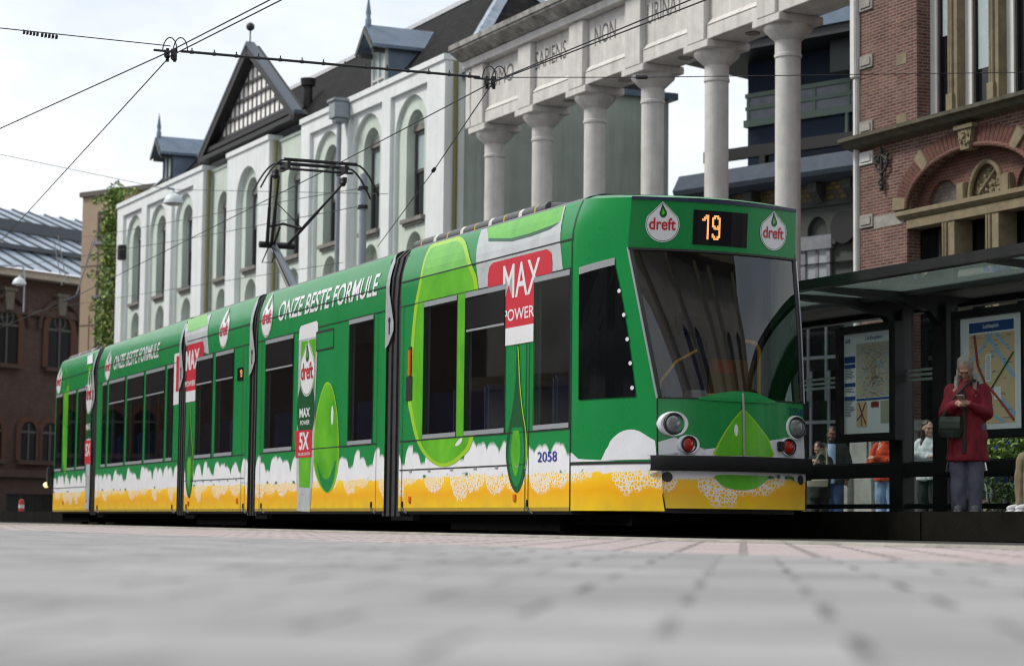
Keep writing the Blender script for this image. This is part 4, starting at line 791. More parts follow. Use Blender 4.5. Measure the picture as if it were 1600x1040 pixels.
def body(name, fr, y0, xa, xb, wins=()):      # hollow shell of one section with window openings, lining, seats and poles
    zs = [ZB, .5, 1.1, 2.8, ZK, 3.12, 3.22, 3.32, 3.42, 3.48, ZT]; cy = y0+1.2; near = [(inset(z), z) for z in zs]+[(.19, 3.56), (.35, 3.60), (1.2, 3.64)]; m = len(near)
    ring = [(y0+a, z) for a, z in near]+[(cy+(1.2-a), z) for a, z in reversed(near[:-1])]+[(y0+2.37, ZB-.035), (y0+.03, ZB-.035)]
    b = MB(); b.prismx(ring, xa, xb)
    drop = {2+2, 2+2*m-5}; b.m = [q for i, q in enumerate(b.m) if i not in drop]; b.f = [q for i, q in enumerate(b.f) if i not in drop]
    for i, f in enumerate(b.f):
        if i < 2: b.m[i] = 2
        if len(f) == 4 and min(b.v[k][2] for k in f) > ZT-.03: b.m[i] = 1
        if len(f) == 4 and max(b.v[k][2] for k in f) < ZB+.01: b.m[i] = 2
    H_ = [rect(p, q, 1.18, 2.725) for p, q in wins]; n_ = max(1, int((xb-xa-.3)/1.25)); wd = (xb-xa-.2)/n_; FH = [rect(xa+.1+wd*i+.08, xa+.1+wd*(i+1)-.08, 1.2, 2.7) for i in range(n_)]
    b.holes(rect(xa, xb, 1.1, 2.8), H_, y0+.0005, y0+.04); b.holes(rect(xa, xb, 1.1, 2.8), FH, y0+2.36, y0+2.3995)
    o = b.build(name, [m_green, m_roofgrey, m_rub], tram, fr, TR, smooth=True)
    b = MB(); b.box(xa+.02, xb-.02, y0+.06, y0+2.34, .86, .9); b.box(xa+.02, xb-.02, y0+.2, y0+2.2, 2.84, 2.88); b.holes(rect(xa+.01, xb-.01, .9, 2.84), FH, y0+2.32, y0+2.35); b.holes(rect(xa+.01, xb-.01, .9, 2.84), H_, y0+.05, y0+.08); b.build('lining', m_liner, o, fr, TR)
    b = MB(); b.box(xa+.02, xb-.02, y0+2.375, y0+2.38, 1.15, 2.75); b.build('far_windows', m_tg, o, fr, TR)
    x = xa+.5; k = 0
    while x < xb-.35:
        b = MB()
        for yy_ in (.14, 1.42): b.box(x-.06, x+.03, y0+yy_, y0+yy_+.80, 1.0, 1.72); b.box(x-.06, x+.42, y0+yy_, y0+yy_+.80, .98, 1.08)
        b.build('seat_row', m_seat, o, fr, TR, bevel=.03)
        if k % 2 == 0: b = MB(); b.cyl((x+.45, y0+1.02, .9), (x+.45, y0+1.02, 2.84), .018, n=8); b.build('grab_pole', m_hand, o, fr, TR)
        x += .92; k += 1
    CUT[:] = [(p, q, 1.18, 2.725) for p, q in wins]
    return o
def foam(sec, par, xa, xb):
    decal('foam_band', m_liv, par, sec.fr, sec.fn, [rect(xa, xb, ZB+.04, 1.105)], .002, cz=()); decal('skirt_edge', m_olv, par, sec.fr, sec.fn, [rect(xa, xb, ZB+.001, ZB+.04)], .0015, cz=())
m_olv = paint('skirt_olive', (.40, .27, .03))
ZW = (1.128, 1.18, 2.725, 2.783)             # silver strip / glass heights shared by all side windows
def window(sec, par, xa, xb, vent=False, bottom=True, top=True):
    fr, fn = sec.fr, sec.fn
    w_ = decal('window', m_tg, par, fr, fn, [rect(xa, xb, ZW[1], ZW[2])], .012)
    S = ([rect(xa, xb, ZW[2], ZW[3])] if top else [])+([rect(xa, xb, ZW[0], ZW[1])] if bottom else []); [decal('window_frame', m_frame, w_, fr, fn, [q], .012) for q in S]
    [decal('window_seal', m_rub, w_, fr, fn, [q], .010) for q in (rect(xa-.012, xa, ZW[0], ZW[3]), rect(xb, xb+.012, ZW[0], ZW[3]))]
    if vent: decal('vent_pane', m_tglass2, w_, fr, fn, [rect(xa+.02, xb-.02, ZW[2]-.36, ZW[2]-.02)], .014); decal('vent_bar', m_frame, w_, fr, fn, [rect(xa+.05, xb-.01, ZW[2]-.40, ZW[2]-.375)], .018)
    return w_
def lines(sec, par, polys): return decal('panel_lines', m_seamb, par, sec.fr, sec.fn, polys, .007)
def vline(x, z0, z1, t=.014): return rect(x-t/2, x+t/2, z0, z1)
def hline(xa, xb, z, t=.016): return rect(xa, xb, z-t/2, z+t/2)
def banner(sec, par, s, tl, bl_, tr, br_, m, o=.006, shear=.12, bold=.014):
    a0, zb0 = sec.h(*bl_); a1, zt1 = sec.h(*tr); zt0 = sec.h(*tl)[1]; zb1 = sec.h(*br_)[1]; z0, z1 = (zb0+zb1)/2, (zt0+zt1)/2
    Pt, Fs = text_polys(s, shear, bold); Q = [(a0+(a1-a0)*u, z0+(z1-z0)*v) for u, v in Pt]; return decal('advert_lettering', m, par, sec.fr, sec.fn, [[Q[i] for i in f] for f in Fs], o)
def drop_stream(sec, par, pts, o=.006):
    P = smoothline(sec.P(*pts), 5); d = decal('liquid_drop', m_dgreen, par, sec.fr, sec.fn, [P], o, cz=())
    cx = sum(p[0] for p in P)/len(P); zm = min(p[1] for p in P); zM = max(p[1] for p in P)
    low = [p for p in P if p[1] < zm+(zM-zm)*.5]; c2 = sum(p[0] for p in low)/len(low); cz_ = sum(p[1] for p in low)/len(low)
    decal('drop_body', m_green, d, sec.fr, sec.fn, [[(c2+(a-c2)*.72, cz_+(z-cz_)*.8) for a, z in low]], o+.001, cz=())
    decal('drop_light', m_lime, d, sec.fr, sec.fn, [[(c2-.02+(a-c2)*.42, cz_+.05+(z-cz_)*.62) for a, z in low]], o+.0015, cz=())
    decal('drop_rim', m_lime2, d, sec.fr, sec.fn, [[(a, z) for a, z in P[:len(P)//3]]+[(a-.025, z) for a, z in reversed(P[:len(P)//3])]], o+.002, cz=())
    return d
def lamps(sec, par, pts):
    for u, v in pts:
        a, z = sec.h(u, v); b = MB(); b.box(a-.035, a+.035, sec.y0-.02, sec.y0, z-.04, z+.04); b.build('marker_lamp', m_amber, par, sec.fr, TR, bevel=.008)
def hooks(sec, par, xs):
    for x in xs: b = MB(); b.tube([(x, sec.y0-.006, ZB+.12), (x, sec.y0-.012, ZB+.05), (x+.04, sec.y0-.01, ZB+.005), (x+.1, sec.y0+.02, ZB-.03)], .016, 6); b.build('lifting_lug', m_rub, par, sec.fr, TR)
def fairing(sec, par, x, sg=1):               # grey scalloped plate at a section's front end, over the bellows
    y = sec.y0; pr_ = [(0, ZT), (.12, ZT-.12), (.13, 3.02), (.30, 2.62), (.30, 2.52), (.13, 2.36), (0, 2.30)]
    P = [(x-.02+a, z) for a, z in pr_]; decal('bellows_fairing', m_plate, par, sec.fr, lambda a, z, o: (a, y+inset(z)+.02-o, z), [P], .03)
    f_pl = decal('fairing_slot', m_rub, par, sec.fr, lambda a, z, o: (a, y+inset(z)+.02-o, z), [[(x+.13+.04*cos(t), 2.66+.04*sin(t)) for t in [2*pi*i/12 for i in range(12)]], rect(x+.11, x+.15, 2.48, 2.66)], .034)
def bellows(fr, x0, x1, y0):
    b = MB(); n_ = 7
    for i in range(n_):
        a0, a1 = x0+(x1-x0)*i/n_, x0+(x1-x0)*(i+.72)/n_; q = .012+.02*(i % 2)
        b.prismx([(y0+q, .2), (y0+q, 2.9), (y0+q+.02, 3.2), (y0+q+.08, 3.45), (y0+q+.2, 3.56), (y0+2.2-q, 3.55), (y0+2.4-q, 2.9), (y0+2.4-q, .2)], a0, a1)
    b.prismx([(y0+.16, .15), (y0+.16, 3.3), (y0+2.24, 3.3), (y0+2.24, .15)], x0-.05, x1+.05)
    return b.build('bellows', m_bell, tram, fr, TR)
# ---- section A
A_ = Sec(TR, 0.); WA = [(-4.115, -3.085), (-2.835, -1.70), (-.93, -.045)]; sA = body('front_section', TR, 0., -4.905, 0., WA); P = A_.P
foam(A_, sA, -4.9, -.004)
wa = window(A_, sA, -4.115, -3.085); wb_ = window(A_, sA, -2.835, -1.70, vent=True); wc = window(A_, sA, -.93, -.045)
zg = 3.10
lines(A_, sA, [hline(-4.9, 0, zg), hline(-4.9, 0, 2.795, .01), hline(-4.87, 0, 1.118), hline(-4.87, -1.13, .765, .014), vline(-4.8, ZB, 2.79, .01), vline(-1.13, ZB, 2.79), vline(-1.05, ZB, 2.79), vline(-.012, ZB, ZT, .02), vline(-4.78, ZB, 1.1, .008)])
decal('hinges', m_frame, sA, TR, A_.fn, [rect(x-.04, x+.04, .735, .76) for x in (-4.5, -3.9, -3.2, -2.5, -1.9, -1.35)], .010)
P_ = smoothline(P((680, 376), (657, 434), (647, 490), (638, 610), (642, 650), (652, 690), (670, 718), (694, 729), (720, 716), (741, 681), (752, 560), (748, 452), (738, 414), (724, 372)), 5)
P_ = [(a, min(z, ZT-.005)) for a, z in P_]
lim = decal('lime_swirl', m_lime2, sA, TR, A_.fn, [P_], .0055)
ca_ = sum(p[0] for p in P_)/len(P_); cz_ = sum(p[1] for p in P_)/len(P_)
decal('lime_core', m_lime, lim, TR, A_.fn, [[(ca_+(a-ca_)*.90, min(ZT-.006, cz_+(z-cz_)*.965)) for a, z in P_]], .0065)
decal('lime_glint', m_vwhite, lim, TR, A_.fn, [smoothline(P((712, 695), (718, 686), (723, 684), (722, 690), (716, 696)), 4)], .008)
P_ = P((754, 357), (749, 452), (880, 421), (880, 340), (885, 320), (757, 352)); P_ = [(a, min(z, ZT-.008)) for a, z in P_]
lab = decal('bottle_label', m_vgrey, sA, TR, A_.fn, [P_], .005)
P_ = P((764, 352), (764, 373), (775, 375), (800, 373), (830, 365), (860, 354), (876, 345), (884, 318), (870, 316), (800, 343)); P_ = [(a, min(z, ZT-.006)) for a, z in P_]
decal('bottle_liquid', m_lime, lab, TR, A_.fn, [P_], .0065)
decal('liquid_edge', m_dgreen, lab, TR, A_.fn, [P((764, 372), (764, 377), (800, 377), (830, 369), (860, 358), (876, 347), (860, 353), (830, 364), (800, 372))], .0075)
xr0, xr1 = -1.69, -.94
zr0 = A_.h(787, 514)[1]; ztp = A_.h(773, 410)[1]; xl0, xr2 = A_.h(763, 440)[0], A_.h(864, 400)[0]
rd = decal('red_label', m_vred, lab, TR, A_.fn, [[(xl0, 2.79), (xl0, ztp-.14), (xl0+.04, ztp-.04), (xl0+.14, ztp), (xr2-.14, ztp), (xr2-.03, ztp-.05), (xr2, ztp-.16), (xr2, 2.79)], rect(xr0, xr1, zr0, 2.79)], .0085)
decal('label_foot', m_vwhite, lab, TR, A_.fn, [rect(xr0, xr1, A_.h(787, 541)[1], zr0)], .0085)
banner(A_, sA, 'MAX', (783, 416), (787, 470), (846, 402), (838, 456), m_vwhite, .010, 0, .008)
banner(A_, sA, 'POWER', (787.5, 484), (787.5, 504), (836, 477), (836, 494), m_vwhite, .010, 0, .01)
drop_stream(A_, sA, [(811, 541), (814, 600), (818, 640), (823, 672), (825, 705), (821, 738), (814, 762), (807, 769), (799, 757), (793, 732), (791, 705), (794, 675), (801, 640), (806, 595), (808, 541)])
a0, z0 = A_.h(840.6, 721.5); a1, z1 = A_.h(871, 704); b = MB(); text(b, '2058', lambda a, z: A_.fn(a, z, .008), a0, a1, z0, z1, 0, .005); b.build('fleet_number', m_tblue, sA)
a, z = A_.h(642, 567); b = MB(); b.box(a-.04, a+.04, -.03, 0, z-.17, z+.17); tr_ = b.build('turn_signal', m_amber, sA, bevel=.015); b = MB(); b.box(a-.055, a+.055, -.012, 0, z-.2, z+.2); b.build('signal_housing', m_rub, tr_, bevel=.01)
a, z = A_.h(641, 607); b = MB(); b.box(a-.12, a+.09, -.014, 0, z-.15, z+.15); b.build('door_button', m_rub, sA, bevel=.03)
lamps(A_, sA, [(641, 780), (805, 777)]); hooks(A_, sA, [-4.75, -1.06])
CUT[:] = []
# ---- cab
ET = [(3.45, .23, .885, .16), (3.427, .23, .89, .16), (2.925, .21, .845, .17), (2.185, .27, 1.045, .20), (1.385, .35, 1.235, .23), (.815, .345, 1.255, .23), (.665, .35, 1.285, .23), (.295, .39, 1.335, .23), (.2, .40, 1.34, .23)]
def edge(z):
    for p, q in zip(ET, ET[1:]):
        if z >= q[0]: t = min(1, max(0, (z-q[0])/(p[0]-q[0]))); return [q[i]+(p[i]-q[i])*t for i in (1, 2, 3)]
    return list(ET[-1][1:])
def cabz(t, z): return z                      # heights along the cab side
def cab_y(x, z): de, xe, _ = edge(z); t = min(1, max(0, x/xe)); return de*t**1.7+inset(z)*(1-t)
def cfn(a, z, o): return (a, cab_y(a, z)-o, z)
def fx(y, z): de, xe, bu = edge(z); u = (y-1.2)/(1.2-de); return xe+bu*(1-u*u)
def ffn(a, z, o): return (fx(a, z)+o, a, z)
def hcab(u, v):
    y = 0.
    for _ in range(6): a, z = TR.hit(u, v, y); y = cab_y(a, z)
    return a, z
def hfr(u, v):
    x = 1.2
    for _ in range(8): y, z = TR.hitx(u, v, x); x = fx(min(2.2, max(.2, y)), z)
    return y, z
ts = [i/14 for i in range(15)]
def ztop(t): return ZT-(ZT-3.44)*t
def side(t, q, mir=0):
    z = ZB+.03*t+(ztop(t)-ZB-.03*t)*q; x = edge(z)[1]*t; y = cab_y(x, z); return (x, 2.4-y if mir else y, z)
qs = [0, .1, .2, .35, .5, .65, .8, ZK/ZT, .9, .94, .97, 1]
cab = MB(); cab.grid(lambda t, q: side(t, q), ts, qs); cab.grid(lambda t, q: side(t, q, 1), ts, qs)
def rooff(t, s_):
    a = Vector(side(t, 1)); c = Vector(side(t, 1, 1)); p = a.lerp(c, s_); q = 1-(2*s_-1)**2; p.z += .10*(1-t*.6)*q**.5 if t < 1 else 0.02*q; p.x += edge(3.44)[2]*q*t**4; return p
cab.grid(rooff, ts, [i/16 for i in range(17)])
cabo = cab.build('cab', m_green, tram, TR, TR, smooth=True, merge=True)
ys = lambda z, n=17: [edge(z)[0]+(2.4-2*edge(z)[0])*i/(n-1) for i in range(n)]
def front(name, m, z0, z1, par, o=0., nz=6, smooth=True):
    b = MB(); us = [i/18 for i in range(19)]
    b.grid(lambda u, z: ffn(edge(z)[0]+(2.4-2*edge(z)[0])*u, z, o), us, [z0+(z1-z0)*k/nz for k in range(nz+1)]); return b.build(name, m, par, TR, TR, smooth=smooth)
sg_ = front('sign_panel', m_green, 2.925, 3.427, cabo); b = MB(); us = [i/18 for i in range(19)]
b.grid(lambda u, z: ffn(edge(z)[0]+(2.4-2*edge(z)[0])*u, min(z, 3.45), .012), us, [3.415, 3.45]); b.build('sign_trim', mat('navy_trim', (.005, .01, .05), .4), sg_)
shield = front('windscreen', glass('windscreen_glass', (.62, .65, .67), .9, .012, 1.5), 1.385, 2.925, cabo, 0., 10)
fp = front('front_panel', m_green, .815, 1.385, cabo); fs = front('front_skirt', m_livf, .295, .665, cabo)
b = MB()                                       # bumper: a deep bar that follows the nose and turns round its corners
yy = [.27]+[.33+(2.4-.66)*i/18 for i in range(19)]+[2.13]
def bfn(i, o, z): y = yy[i]; return (fx(min(2.06, max(.34, y)), .74)+o-(.12 if i in (0, len(yy)-1) else 0), y, z)
b.grid(lambda i, k: bfn(i, (.0, .10, .11, .11, .10, .0)[k], (.665, .668, .70, .79, .815, .82)[k]), range(len(yy)), range(6)); bumper = b.build('bumper', m_bump, cabo, TR, TR, smooth=True)
# cab side details
wp = [(906, 429), (966, 414), (972, 440), (979, 474), (986, 513), (993.5, 555), (999, 590), (1003.5, 619.5), (905, 624.5)]
P_ = [hcab(*p) for p in wp]; CA = [i*.12 for i in range(1, 11)]; CZ = (1.5, 1.7, 1.9, 2.1, 2.3, 2.5, 2.7, 2.9, 3.1, 3.2, 3.3, 3.4)
cw = decal('cab_window', m_cglass, cabo, TR, cfn, [P_], .010, CA, CZ)
P_ = [hcab(*p) for p in ((906, 418), (966, 405), (966, 414), (906, 429))]; P_[0] = (P_[0][0], P_[3][1]+.075); P_[1] = (P_[1][0], P_[2][1]+.075); decal('window_frame', m_frame, cw, TR, cfn, [P_], .011, CA, CZ)
for u, v in ((973.7, 454.6), (981.4, 492), (988, 530), (994, 567.5), (998.5, 606)):
    a, z = hcab(u, v); decal('window_stud', m_vwhite, cw, TR, cfn, [[(a+.022*cos(2*pi*i/10), z+.022*sin(2*pi*i/10)) for i in range(10)]], .013, None, ())
zs_ = hcab(950, 723)[1]
decal('panel_lines', m_seamb, cabo, TR, cfn, [rect(.0, 1.28, zs_-.012, zs_+.012)], .008, CA, ())
decal('foam_band', m_liv, cabo, TR, cfn, [rect(0.004, 1.333, ZB+.004, zs_-.012)], .002, CA, (.4, .55))
fm = [hcab(*p) for p in ((940, 719), (946, 711), (948, 703), (953, 697), (956, 690), (962, 684), (968, 680), (976, 676), (984, 673), (992, 671), (1000, 671), (1008, 674), (1014, 679), (1020, 684), (1025, 688), (1027, 717))]
decal('foam_mound', m_foam, cabo, TR, cfn, [fm], .004, CA, (.9, 1.0, 1.1))
decal('foam_wisp', m_foam, cabo, TR, cfn, [[(.0, zs_+.02), (.0, zs_+.12), (.06, zs_+.1), (.16, zs_+.05), (.4, zs_+.03), (.75, zs_+.02)]], .0035, CA, ())
# front details
FA = [.4+.13*i for i in range(13)]
def fdec(name, m, par, P_, o, cz=()): return decal(name, m, par, TR, ffn, [P_], o, FA, cz)
logo(sg_, TR, ffn, hfr(1035.5, 315), hfr(1035, 378.5), abs(hfr(1061.5, 350)[0]-hfr(1008, 350)[0]), .006)
logo(sg_, TR, ffn, hfr(1209, 330), hfr(1208, 391.5), abs(hfr(1227.5, 362)[0]-hfr(1186, 362)[0]), .006)
dp = [hfr(*p) for p in ((1083.5, 327.5), (1168, 334), (1166, 387.5), (1081.5, 381.5))]; y0_, y1_ = dp[0][0], dp[1][0]; zd0, zd1 = (dp[2][1]+dp[3][1])/2, (dp[0][1]+dp[1][1])/2
dsp = fdec('destination_display', mat('display_black', (.006, .007, .012), .12, spec=.4), sg_, rect(y0_, y1_, zd0, zd1), .008)
m_led = mat('amber_led', (.9, .35, .12), .5, emit=(1., .40, .13), es=1.15)
G19 = {'1': ["..##.", ".###.", "##.#.", "...#.", "...#.", "...#.", "...#.", "...#.", "...#.", "...#.", "...#.", "...#."], '9': [".###.", "##.##", "#...#", "#...#", "#...#", "##.##", ".####", "....#", "....#", "#...#", "##.##", ".###."]}
def led(par, fn, x0, w_, z0, z1, o, fr):
    b = MB(); ch_ = ('1', '9'); cw_ = w_/11.5; rh = (z1-z0)/24
    for k, c_ in enumerate(ch_):
        for r in range(12):
            for q in range(5):
                if G19[c_][r][q] == '#':
                    for hh in (0, 1): xx = x0+(k*6+q)*cw_; zz = z1-(2*r+hh+1)*rh; b.quad(fn(xx-.05*cw_, zz, o), fn(xx+cw_*1.05, zz, o), fn(xx+cw_*1.05, zz+rh*.72, o), fn(xx-.05*cw_, zz+rh*.72, o))
    return b.build('route_number', m_led, par, fr, TR)
g0, g1 = hfr(1096, 355)[0], hfr(1126, 355)[0]; led(dsp, ffn, g0, g1-g0, hfr(1110, 374.5)[1], hfr(1110, 336)[1], .011, TR)
# wiper cowl, centre seam, foam
cwl = smoothline([hfr(*p) for p in ((1092, 623.5), (1105, 618), (1125, 613.5), (1145, 611), (1162, 611.5), (1180, 614), (1198, 621), (1212, 629.5), (1160, 628))], 5); fdec('wiper_cowl', m_green, fp, cwl, .012, (1.4, 1.45))
b = MB(); yw = hfr(1162, 660)[0]; b.tube([ffn(yw-.01, z, .02) for z in (.82, .95, 1.1, 1.25, 1.42, 1.45)], .012, 6); b.build('wiper_arm', mat('grey_wiper', (.3, .3, .3), .4), fp)
fz = edge(.9)[0]+.01
fdec('foam', m_foam, fp, [(fz, .82)]+[(fz, .95), (.5, 1.0), (.62, .93), (.75, .87), (.95, .85), (1.3, .86), (1.6, .85), (1.8, .95), (1.95, 1.05), (2.04, 1.08), (2.05, .82)], .003, (.9, 1.0))
lm = smoothline([hfr(*p) for p in ((1161, 640), (1148, 652), (1136, 668), (1126, 684), (1119, 698), (1117, 711), (1162, 711.5), (1207, 713), (1206, 700), (1200, 684), (1188, 668), (1175, 652))], 4); l1 = fdec('lime_swirl', m_lime2, fp, lm, .005, (.9, 1.0, 1.1, 1.2)); c0 = sum(p[0] for p in lm)/len(lm); c1_ = sum(p[1] for p in lm)/len(lm)
fdec('lime_glint', m_vwhite, l1, [(c0-.10+.022*cos(t), 1.08+.06*sin(t)) for t in [2*pi*i/12 for i in range(12)]], .008); fdec('lime_core', m_lime, l1, [(c0+(a-c0)*.93, max(.82, c1_+(z-c1_)*.97)) for a, z in lm], .0065, (.9, 1.0, 1.1, 1.2))
a0, a1 = hfr(1232, 650)[0], hfr(1254, 650)[0]; b = MB(); z0 = hfr(1243, 648.5)[1]; text(b, '2058', lambda a, z: ffn(a, z, .006), a0, a1, z0, z0+.07, 0, .005); b.build('fleet_number', mat('number_dark_blue', (.005, .02, .14), .4), fp)
m_lens = mat('headlamp_glass', (.25, .27, .29), .08, .35, var=.35, vs=30, coat=1.); m_chr = mat('chrome', (.6, .6, .6), .15, 1.); m_redl = mat('red_lens', (.45, .012, .012), .15, var=.4, vs=45, coat=1.)
def rim_lamp(nm, c, r, par, lens, pos_out):
    y, z = hfr(*c); X = fx(y, z); b = MB(); n_ = 32
    pr_ = [(1.42, 1.20, -.03), (1.38, 1.17, .022), (1.26, 1.11, .034), (1.03, 1.03, .030), (.99, .99, .0)]
    b.add([(fx(y+r*ka*cos(2*pi*i/n_), z)*.6+X*.4+o_, y+pos_out*.0+r*ka*cos(2*pi*i/n_), z+r*kb*sin(2*pi*i/n_)) for ka, kb, o_ in pr_ for i in range(n_)], [(k*n_+i, k*n_+(i+1) % n_, (k+1)*n_+(i+1) % n_, (k+1)*n_+i) for k in range(4) for i in range(n_)])
    o = b.build(nm, m_vwhite, par, TR, TR, smooth=True)
    b = MB(); b.ball((X+.0, y, z), r*.97, 20, sx=.42); b.build('lens', lens, o, TR, TR, smooth=True)
    b = MB(); b.tube([(X+.030, y+r*.98*cos(2*pi*i/24), z+r*.98*sin(2*pi*i/24)) for i in range(25)], .009, 6); b.build('lens_rim', m_rub, o, TR, TR, smooth=True); return o
rim_lamp('headlight', (1051.5, 662), .105, fp, m_lens, -1); rim_lamp('headlight', (1242.5, 668), .105, fp, m_lens, 1)
rim_lamp('tail_light', (1075, 694), .080, fp, m_redl, -1); rim_lamp('tail_light', (1230.5, 698), .080, fp, m_redl, 1)
b = MB(); y, z = hfr(1218, 697); b.box(fx(y, z)-.02, fx(y, z)+.06, y-.035, y+.03, z-.05, z+.05); b.build('tow_socket', m_rub, fp, bevel=.01)
lm = smoothline([hfr(*p) for p in ((1118, 742), (1122, 752), (1132, 760), (1148, 764), (1164, 764.5), (1180, 762), (1193, 754), (1199, 744), (1160, 742))], 4); fdec('lime_swirl', m_lime, fs, lm, .005)
for c in ((1042, 744.5), (1250.5, 749.5)): y, z = hfr(*c); fdec('tow_cap', m_rub, fs, [(y+.05*cos(2*pi*i/16), z+.05*sin(2*pi*i/16)) for i in range(16)], .006)
for sg in (0, 1):
    for (z0, z1, r_) in ((1.385, 2.925, .013),): b = MB(); b.tube([((lambda de, xe: (xe+.004, (2.4-de) if sg else de, z))(*edge(z)[:2])) for z in [z0+(z1-z0)*i/10 for i in range(11)]], r_, 6); b.build('screen_trim', m_frame, shield, TR, TR, smooth=True)
b = MB(); b.tube([ffn(edge(2.915)[0]+(2.4-2*edge(2.915)[0])*u, 2.915, .003) for u in us], .018, 5); b.tube([ffn(edge(1.39)[0]+(2.4-2*edge(1.39)[0])*u, 1.39, .004) for u in us], .008, 5)
for sg in (0, 1): b.tube([((lambda de, xe: (xe+.01, (2.4-de-.03) if sg else de+.03, z))(*edge(z)[:2])) for z in [1.4, 1.8, 2.2, 2.6, 2.91]], .022, 6); b.tube([((lambda de, xe: (xe+.004, (2.4-de) if sg else de, z))(*edge(z)[:2])) for z in (.295, .45, .66, .82, 1.1, 1.385)], .008, 5)
b.build('screen_seal', m_rub, shield, TR, TR, smooth=True)
# cab interior seen through the windscreen
b = MB(); b.box(.05, .1, .15, 2.25, .3, 3.3); b.box(.1, 1.3, .5, 1.9, .25, 1.0); b.box(.45, 1.2, .45, 1.95, 1.0, 1.32); b.build('cab_interior', mat('cab_dark_plastic', (.065, .066, .07), .6), cabo)
b = MB(); b.box(.3, .42, .9, 1.4, 1.1, 2.1); b.box(.3, .8, .9, 1.4, 1.05, 1.2); b.box(.31, .41, 1.03, 1.27, 2.1, 2.35); b.build('driver_seat', mat('seat_cloth', (.03, .035, .06), .9), cabo, bevel=.04)
m_pole = mat('yellow_handrail', (.62, .30, .012), .35)
b = MB(); y, z = 1.78, 1.35; b.tube([(.8, y, 1.3), (.8, y, 1.95), (.8, y-.04, 2.02), (.8, y-.16, 2.04)], .022); b.tube([(.7, .62, 1.35), (.7, .68, 1.6), (.7, .85, 1.8), (.7, 1.1, 1.93)], .016); b.tube([(.9, .95, 1.38), (.9, .97, 1.45), (.9, 1.2, 1.46)], .02); b.build('handrail', m_pole, cabo, TR, TR, smooth=True)
b = MB(); b.box(.85, 1.0, .86, 1.06, 1.32, 1.5); b.box(.9, 1.0, .62, .82, 1.32, 1.42); b.build('ticket_unit', mat('grey_plastic', (.30, .31, .31), .5), cabo, bevel=.015)
b = MB(); b.box(.12, .15, 1.55, 2.1, 1.3, 1.9); b.build('notice_board', mat('dull_yellow_panel', (.20, .12, .03), .7), cabo); b = MB(); b.box(.152, .156, 1.6, 1.85, 1.75, 1.88); b.build('notice', mat('orange_notice', (.42, .08, .03), .7), cabo)
# ---- sections B to E
hx_ = lambda s, u, v=600: s.h(u, v)[0]
piv = TR.w((-5.18, 1.2, 0)); frs = {}
for nm, yaw, cols in (('B', 23.1, (601, 400)), ('C', 22.6, (388, 289)), ('D', 21.9, (278, 150)), ('E', 21.8, (142, 85))):
    fr = Fr(piv, yaw); xa, xb = fr.hit(cols[0], 700, -1.2)[0], fr.hit(cols[1], 700, -1.2)[0]; frs[nm] = (fr, xa, xb); piv = fr.w((xb-.2, 0, 0))
bellows(TR, -5.5, -4.86, 0)
fr, xa, xb = frs['B']; B_ = Sec(fr, -1.2); sB = body('second_section', fr, -1.2, xb, xa, [(hx_(B_, 414.5, 620), hx_(B_, 457.7, 620)), (hx_(B_, 545, 600), hx_(B_, 583, 600))]); foam(B_, sB, xb+.004, xa-.004)
window(B_, sB, hx_(B_, 414.5, 620), hx_(B_, 457.7, 620), vent=True); w2_ = window(B_, sB, hx_(B_, 545, 600), hx_(B_, 583, 600))
lines(B_, sB, [hline(xb, xa, zg), hline(xb, xa, 2.795, .012), hline(xb+.25, xa-.3, 1.118), vline(hx_(B_, 409), ZB, 2.79, .01), vline(hx_(B_, 590), ZB, 2.79, .01)])
a0, z1 = B_.h(496, 522); a1, z0 = B_.h(521.5, 541); decal('hatch', m_green, sB, fr, B_.fn, [rect(a0, a1, z0, z1)], .008, cz=()); decal('hatch_gap', m_seamb, sB, fr, B_.fn, [rect(a0-.03, a1, z1, z1+.035), rect(a0-.03, a0, z0-.02, z1), rect(a0, a1, z0-.02, z0)], .009, cz=())
logo(sB, fr, B_.fn, B_.h(427.5, 457), B_.h(419.5, 526.5), abs(hx_(B_, 429)-hx_(B_, 411.5)), .006)
banner(B_, sB, 'ONZE BESTE FORMULE', (435, 473), (435, 502), (596, 426), (596, 460), m_vwhite)
bl0, bl1 = hx_(B_, 466.5), hx_(B_, 496); zz = lambda v, u=480: B_.h(u, v)[1]
bt = decal('bottle', m_vgrey, sB, fr, B_.fn, [[(bl0+.08, zz(507)), (bl0+.02, zz(512)), (bl0, zz(530)), (bl0, zz(600)), (bl0+.0, zz(750)), (bl0+.12, zz(798)), (bl1-.22, zz(799)), (bl1-.12, zz(745)), (bl1-.05, zz(600)), (bl1, zz(530)), (bl1, zz(510)), (bl1-.06, zz(505))]], .006, cz=())
decal('bottle_cap', m_vwhite, bt, fr, B_.fn, [[(bl0+.08, zz(507)), (bl0+.02, zz(512)), (bl0, zz(529)), (bl1, zz(529)), (bl1, zz(510)), (bl1-.06, zz(505))]], .0075, cz=())
decal('bottle_liquid', m_lime, bt, fr, B_.fn, [[(bl0+.12, zz(532)), (bl0+.08, zz(600)), (bl0+.05, zz(640)), (bl0+.14, zz(760)), (bl1-.24, zz(762)), (bl1-.16, zz(640)), (bl1-.1, zz(600)), (bl1-.1, zz(532))]], .0075, cz=())
xc = (bl0+bl1)/2-.05; bw2 = bl1-bl0
decal('dark_label', m_dgreen, bt, fr, B_.fn, [[(xc+bw2*.47*cos(t), zz(640)+.46*sin(t)) for t in [2*pi*i/28 for i in range(28)]]], .009, cz=())
logo(bt, fr, B_.fn, (xc+.06, zz(531)), (xc+.02, zz(619)), bw2*.80, .010)
